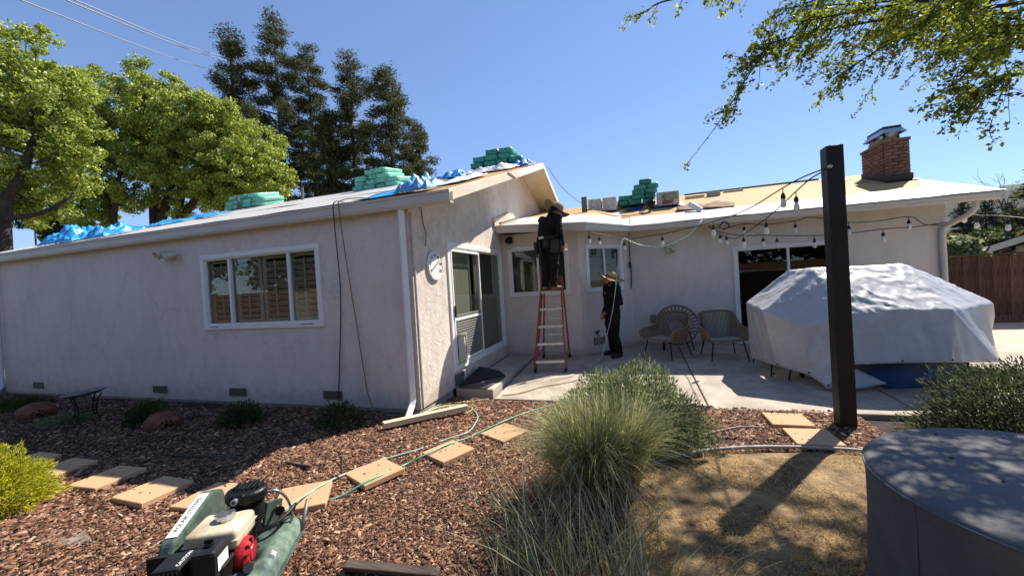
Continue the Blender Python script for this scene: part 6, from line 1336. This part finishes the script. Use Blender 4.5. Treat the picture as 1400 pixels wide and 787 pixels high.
# ------------------------------------------------------------------ the two roofers
def capsule(bm, p0, p1, r0_, r1_, n=14):
    p0 = Vector(p0); p1 = Vector(p1); ax = p1 - p0; L = ax.length
    if L < 1e-5: ax = Vector((0, 0, 1)); L = 1e-5
    z = ax.normalized(); x = z.orthogonal().normalized(); y = z.cross(x); rings = []
    for k in range(1, 5): a = math.pi / 2 * (1 - k / 4); rings.append((p0 - z * r0_ * math.sin(a), r0_ * math.cos(a)))
    for k in range(0, 4): a = math.pi / 2 * k / 4; rings.append((p1 + z * r1_ * math.sin(a), r1_ * math.cos(a)))
    vs = [[bm.verts.new(c + (x * math.cos(6.28318 * i / n) + y * math.sin(6.28318 * i / n)) * max(r_, 1e-4)) for i in range(n)] for c, r_ in rings]
    b = bm.verts.new(p0 - z * r0_); t = bm.verts.new(p1 + z * r1_)
    for i in range(n):
        j = (i + 1) % n; bm.faces.new((b, vs[0][j], vs[0][i])); bm.faces.new((t, vs[-1][i], vs[-1][j]))
        for a, c in zip(vs[:-1], vs[1:]): bm.faces.new((a[i], a[j], c[j], c[i]))
def ellips(bm, c, r_, M=None):
    g = bmesh.ops.create_uvsphere(bm, u_segments=18, v_segments=12, radius=1)
    for v in g['verts']:
        q = Vector((v.co.x * r_[0], v.co.y * r_[1], v.co.z * r_[2])); v.co = (M @ q if M is not None else q) + Vector(c)
def skinmesh(name, shapes, voxel, m, parent, wrinkle=0., wsc=14., smooth_it=3):
    """one continuous surface grown over the given capsules and ellipsoids"""
    bm = bmesh.new()
    for s in shapes:
        if s[0] == 'c': capsule(bm, *s[1:])
        else: ellips(bm, *s[1:])
    bmesh.ops.recalc_face_normals(bm, faces=bm.faces)
    me = bpy.data.meshes.new('tmp'); bm.to_mesh(me); bm.free(); ob = bpy.data.objects.new('tmp', me); COL.objects.link(ob)
    r_ = ob.modifiers.new('r', 'REMESH'); r_.mode = 'VOXEL'; r_.voxel_size = voxel
    s = ob.modifiers.new('s', 'SMOOTH'); s.factor = .5; s.iterations = smooth_it
    dg = bpy.context.evaluated_depsgraph_get(); out = bpy.data.meshes.new_from_object(ob.evaluated_get(dg)); out.name = name
    bpy.data.objects.remove(ob); bpy.data.meshes.remove(me)
    if wrinkle:
        for v in out.vertices: v.co += v.normal * wrinkle * (noise.noise(v.co * wsc) + .5 * noise.noise(Vector((v.co.x * 9, v.co.y * 9, v.co.z * 30))))
    out.materials.clear(); out.materials.append(m); out.polygons.foreach_set('use_smooth', [True] * len(out.polygons))
    return link(name, out, parent)
def hand(J, w, d, side, curl=.6):
    """palm, four unequal bent fingers and a thumb from the side of the palm"""
    w = Vector(w); d = Vector(d).normalized(); a = Vector((0, 0, 1)).cross(d)
    if a.length < .2: a = Vector((1, 0, 0)).cross(d)
    a = Vector((0, -1, 0)) - d * d.dot(Vector((0, -1, 0))); a = a.normalized() if a.length > .1 else d.orthogonal().normalized()
    pn = d.cross(a).normalized() * -side
    out = [('c', w, w + d * .07, .022, .028), ('c', w + d * .03 + a * .018, w + d * .085 + a * .03, .016, .014), ('c', w + d * .03 - a * .018, w + d * .08 - a * .028, .016, .014)]
    for k, L in enumerate((.068, .078, .072, .056)):
        b = w + d * .088 + a * (.03 - .02 * k); m_ = b + (d * .8 + pn * curl * .7).normalized() * L * .5; e = m_ + (d * .3 + pn * curl * 1.2).normalized() * L * .5
        out += [('c', b, m_, .0095, .009), ('c', m_, e, .009, .0078)]
    tb = w + d * .03 + a * .028; tm = tb + (d * .55 + a * .6 + pn * .4).normalized() * .038; out += [('c', tb, tm, .012, .0105), ('c', tm, tm + (d * .8 + pn * .5).normalized() * .03, .0105, .009)]
    return out
def person(label, loc, rz, J, hat_m, shirt_m, trous_m, boot_m, head_rot, beard=False, hatM=None):
    t = thing('person', label, 'person', loc, rz, None); V3 = Vector; J = {k: V3(v) for k, v in J.items()}
    Hc = J['head']; HM = head_rot
    head = [('e', Hc, (.074, .092, .112), HM), ('e', Hc + HM @ V3((0, -.02, -.06)), (.055, .07, .06), HM), ('c', Hc + HM @ V3((0, -.088, .005)), Hc + HM @ V3((0, -.108, -.022)), .010, .014), ('e', Hc + HM @ V3((.076, 0, -.005)), (.012, .022, .032), HM), ('e', Hc + HM @ V3((-.076, 0, -.005)), (.012, .022, .032), HM),
            ('c', Hc + HM @ V3((-.02, -.085, -.05)), Hc + HM @ V3((.02, -.085, -.05)), .009, .009), ('c', J['neck'], Hc + HM @ V3((0, .015, -.08)), .058, .054)]
    torso = [('c', J['pelvis'] + V3((-.07, 0, 0)), J['pelvis'] + V3((.07, 0, 0)), .105, .105), ('c', J['pelvis'], J['chest'], .125, .14), ('c', J['chest'] + V3((-.07, 0, .0)), J['chest'] + V3((.07, 0, 0)), .125, .125), ('c', J['chest'], J['neck'], .12, .062)]
    arms = []; legs = []; hands = []; feet = []
    for s, x in (('l', 1), ('r', -1)):
        arms += [('c', J['chest'] + (J['sh' + s] - J['chest']) * .5, J['sh' + s], .085, .068), ('c', J['sh' + s], J['el' + s], .058, .045), ('c', J['el' + s], J['wr' + s], .043, .030)]
        hands += hand(J, J['wr' + s], J['hd' + s], x)
        legs += [('c', J['hip' + s], J['kn' + s], .088, .058), ('c', J['kn' + s], J['an' + s], .056, .038)]
        feet += [('c', J['an' + s], J['an' + s] + V3((0, 0, -.05)), .042, .042), ('c', J['an' + s] + V3((0, .02, -.045)), J['to' + s], .042, .034)]
    skinmesh('body', head + torso + arms + hands + legs + feet, .0085, SKIN, t)
    sh = []
    for q in torso: sh.append((q[0], q[1], q[2], q[3] + .016, q[4] + .016))
    for q in arms: sh.append((q[0], q[1], q[2], q[3] + .013, q[4] + .016))
    sh += [('c', J['pelvis'] + V3((-.06, 0, -.02)), J['pelvis'] + V3((.06, 0, -.02)), .125, .125)]
    skinmesh('shirt', [q for q in sh if q[0] == 'c'], .012, shirt_m, t, .010)
    tr_ = [('c', J['pelvis'] + V3((-.06, 0, -.05)), J['pelvis'] + V3((.06, 0, -.05)), .118, .118)]
    for q in legs: tr_.append(('c', q[1], q[2] + ((q[2] - q[1]).normalized() * -.01), q[3] + .02, q[4] + .028))
    skinmesh('trousers', tr_, .012, trous_m, t, .014, 11)
    for s in 'lr':
        a = J['an' + s]; fd = (J['to' + s] - a); fd.z = 0
        skinmesh('boot', [('c', a + V3((0, 0, .06)), a + V3((0, 0, -.035)), .052, .05), ('c', a + V3((0, .015, -.045)), J['to' + s], .05, .044), ('c', a + V3((0, .03, -.06)), J['to' + s] + V3((0, 0, -.02)), .04, .036)], .010, boot_m, t)
    hr = [('e', Hc + HM @ V3((0, .022, .022)), (.084, .090, .105), HM), ('e', Hc + HM @ V3((0, .06, -.05)), (.07, .05, .07), HM)]
    skinmesh('hair', hr, .011, HAIR, t)
    if beard: skinmesh('beard', [('e', Hc + HM @ V3((0, -.045, -.098)), (.055, .05, .036), HM), ('e', Hc + HM @ V3((.056, -.01, -.06)), (.016, .035, .042), HM), ('e', Hc + HM @ V3((-.056, -.01, -.06)), (.016, .035, .042), HM)], .009, HAIR, t)
    for sx in (-1, 1): MB().lathe([(.001, -.009), (.008, -.004), (.009, 0), (.008, .004), (.001, .009)], Hc + HM @ V3((sx * .031, -.083, .012)), 8).build('eye', INKB, t, smooth=True)
    # straw hat: dented crown and a wide, wavy brim
    n = 40; prof = [(.001, .175), (.05, .172), (.082, .150), (.092, .10), (.097, .055), (.105, .050), (.14, .046), (.18, .046), (.205, .054), (.207, .050), (.18, .040), (.14, .039), (.10, .040)]
    V = []
    hm = (hatM if hatM is not None else HM) @ Matrix.Scale(1.12, 3)
    for r_, z in prof:
        for k in range(n):
            a = 2 * math.pi * k / n; dz = (.035 * math.cos(2 * a) * -1 + .012 * math.sin(3 * a + 1)) * max(0, (r_ - .1) / .1); dent = -.025 * max(0, 1 - abs(math.cos(a)) * 2) * (z > .14)
            V.append(Hc + hm @ V3((r_ * math.cos(a), r_ * 1.12 * math.sin(a) + .01, z - .01 + dz + dent)))
    F = [(j * n + k, j * n + (k + 1) % n, (j + 1) * n + (k + 1) % n, (j + 1) * n + k) for j in range(len(prof) - 1) for k in range(n)]
    hat = raw('hat', [tuple(v) for v in V], F, hat_m, t, smooth=True)
    V = []
    for z in (.052, .085):
        for k in range(n): a = 2 * math.pi * k / n; V.append(tuple(Hc + hm @ V3((.0995 * math.cos(a), .0995 * 1.12 * math.sin(a) + .01, z - .008))))
    raw('hat_band', V, [(k, (k + 1) % n, n + (k + 1) % n, n + k) for k in range(n)], CARD, hat, smooth=True)
    return t
# standing on the patio, looking up to the left, the hose in his left hand
J2 = dict(pelvis=(0, 0, .92), chest=(0, .015, 1.26), neck=(0, .02, 1.42), head=(0, -.01, 1.555), shl=(.185, .02, 1.375), shr=(-.185, .02, 1.375), ell=(.235, .04, 1.10), elr=(-.235, .05, 1.10), wrl=(.13, -.17, .93), wrr=(-.21, -.06, .87), hdl=(-.55, -.5, -.45), hdr=(0, -.25, -1),
          hipl=(.095, 0, .88), hipr=(-.095, 0, .88), knl=(.11, -.03, .49), knr=(-.10, .0, .49), anl=(.13, .03, .095), anr=(-.12, .05, .095), tol=(.16, -.12, .045), tor=(-.14, -.11, .045))
m2 = person('bearded worker in black and a straw hat standing on the patio with a hose', (-.50, 8.28, pz(8.28)), R(-58), J2, STRAW, CLOTHK, TROUS, LEATHB, Matrix.Rotation(R(-12), 3, 'Z') @ Matrix.Rotation(R(-14), 3, 'X'), True, Matrix.Rotation(R(-10), 3, 'Z') @ Matrix.Rotation(R(-20), 3, 'X') @ Matrix.Rotation(R(8), 3, 'Y'))
e = MB().box((.07, -.150, 1.30), (.055, .004, .05)); m2.scale = (1.12, 1.08, 1.0)
o = e.build('chest_print', mat('grey_print', (.3, .3, .31), .7, col2=(.02, .02, .02), vscale=45, c2lo=.45, c2hi=.55), m2)
# on the ladder, seen from behind, head bent over the eave
J1 = dict(pelvis=(0, .02, .90), chest=(.0, -.05, 1.24), neck=(.0, -.10, 1.40), head=(-.01, -.20, 1.49), shl=(.185, -.07, 1.35), shr=(-.185, -.07, 1.35), ell=(.245, -.07, 1.07), elr=(-.24, -.03, 1.07), wrl=(.20, -.18, .85), wrr=(-.20, -.13, .85), hdl=(-.1, -.5, -.85), hdr=(.1, -.5, -.85),
          hipl=(.09, .02, .86), hipr=(-.09, .02, .86), knl=(.10, -.02, .47), knr=(-.09, -.02, .47), anl=(.11, .03, .095), anr=(-.09, .03, .095), tol=(.13, -.12, .045), tor=(-.11, -.12, .045))
m1 = person('worker in black with a tool belt standing high on the red stepladder', (-1.52, 7.26, 1.425), R(146), J1, STRAWD, CLOTHK, TROUS, LEATH, Matrix.Rotation(R(-25), 3, 'Z') @ Matrix.Rotation(R(48), 3, 'X'), True, Matrix.Rotation(R(-25), 3, 'Z') @ Matrix.Rotation(R(38), 3, 'X'))
m1.scale = (1.10, 1.06, 1.0)
belt = MB().lathe([(.145, -.03), (.152, -.03), (.152, .03), (.145, .03)], (0, .015, .965), 28, sx=1.28, caps=False).build('tool_belt', LEATHB, m1, smooth=True)
for a, w_, h in ((-150, .13, .22), (-25, .14, .24), (30, .13, .22), (160, .14, .24), (85, .05, .30), (120, .10, .14)):
    c, s = math.cos(R(a)), math.sin(R(a)); M = Matrix.Rotation(R(a + 90), 3, 'Z'); ctr = Vector((c * .225, .015 + s * .185, .93 - h / 2))
    MB().box(ctr, (w_, .07 if w_ > .06 else .025, h), M @ Matrix.Rotation(R(4), 3, 'X')).build('pouch', LEATHB, belt, bevel=.02, segs=2)
MB().tube([(.05, .21, 1.0), (.06, .235, .62)], .016, 6).build('hammer', BLACKM, belt); MB().bx(-.08, .02, .195, .21, .96, 1.0).build('buckle', STEEL, belt)

# ------------------------------------------------------------------ the rest of the garden, behind the camera: what the windows reflect
t = thing('garden_shed', 'small tan garden shed behind the viewer, mirrored in the front window', 'shed', (-10.5, -2.6, -.1))
MB().bx(-12.0, -9.2, -4.6, -2.2, -.15, 2.1).build('wall', NW, t)
MB().prism([(-12.2, -2.0, 2.05), (-9.0, -2.0, 2.05), (-10.6, -2.0, 2.75)], (0, -2.8, 0)).build('roof', ASPH, t)
MB().bx(-11.2, -10.2, -2.2, -2.15, -.1, 1.9).build('door', mat('shed_door', (.30, .25, .20), .8, var=.2), t)
t = thing('rear_fence', 'weathered board fence closing the garden behind the viewer', 'fence', (-4, -5, -.1))
MB().bx(-30, 20, -5.04, -5.0, -.2, 1.9).build('boards', FENCEW, t)
for k, (x, y, r_) in enumerate(((-17, -7.5, 2.6), (-11.5, -8, 2.4), (-6, -7.5, 2.8), (-.5, -8, 2.5), (5, -7.5, 2.9), (11, -8, 2.7), (17, -6, 2.8), (-23, -5, 2.8))):
    broadleaf('garden_tree', ('broad', 'rounded', 'spreading', 'low', 'full', 'dense', 'tall', 'wide')[k] + ' dark leafy tree over the rear fence, behind the viewer', (x, y, -.1), [((x, y, 2.9), (r_, r_ * .8, 2.2)), ((x + .5, y, 4.2), (r_ * .7, r_ * .6, 1.5))], 90, 7000, .3, LEAF_D, [([(x, y, -.1), (x + .1, y, 3.5)], .18, .06)], 300 + k, .7)
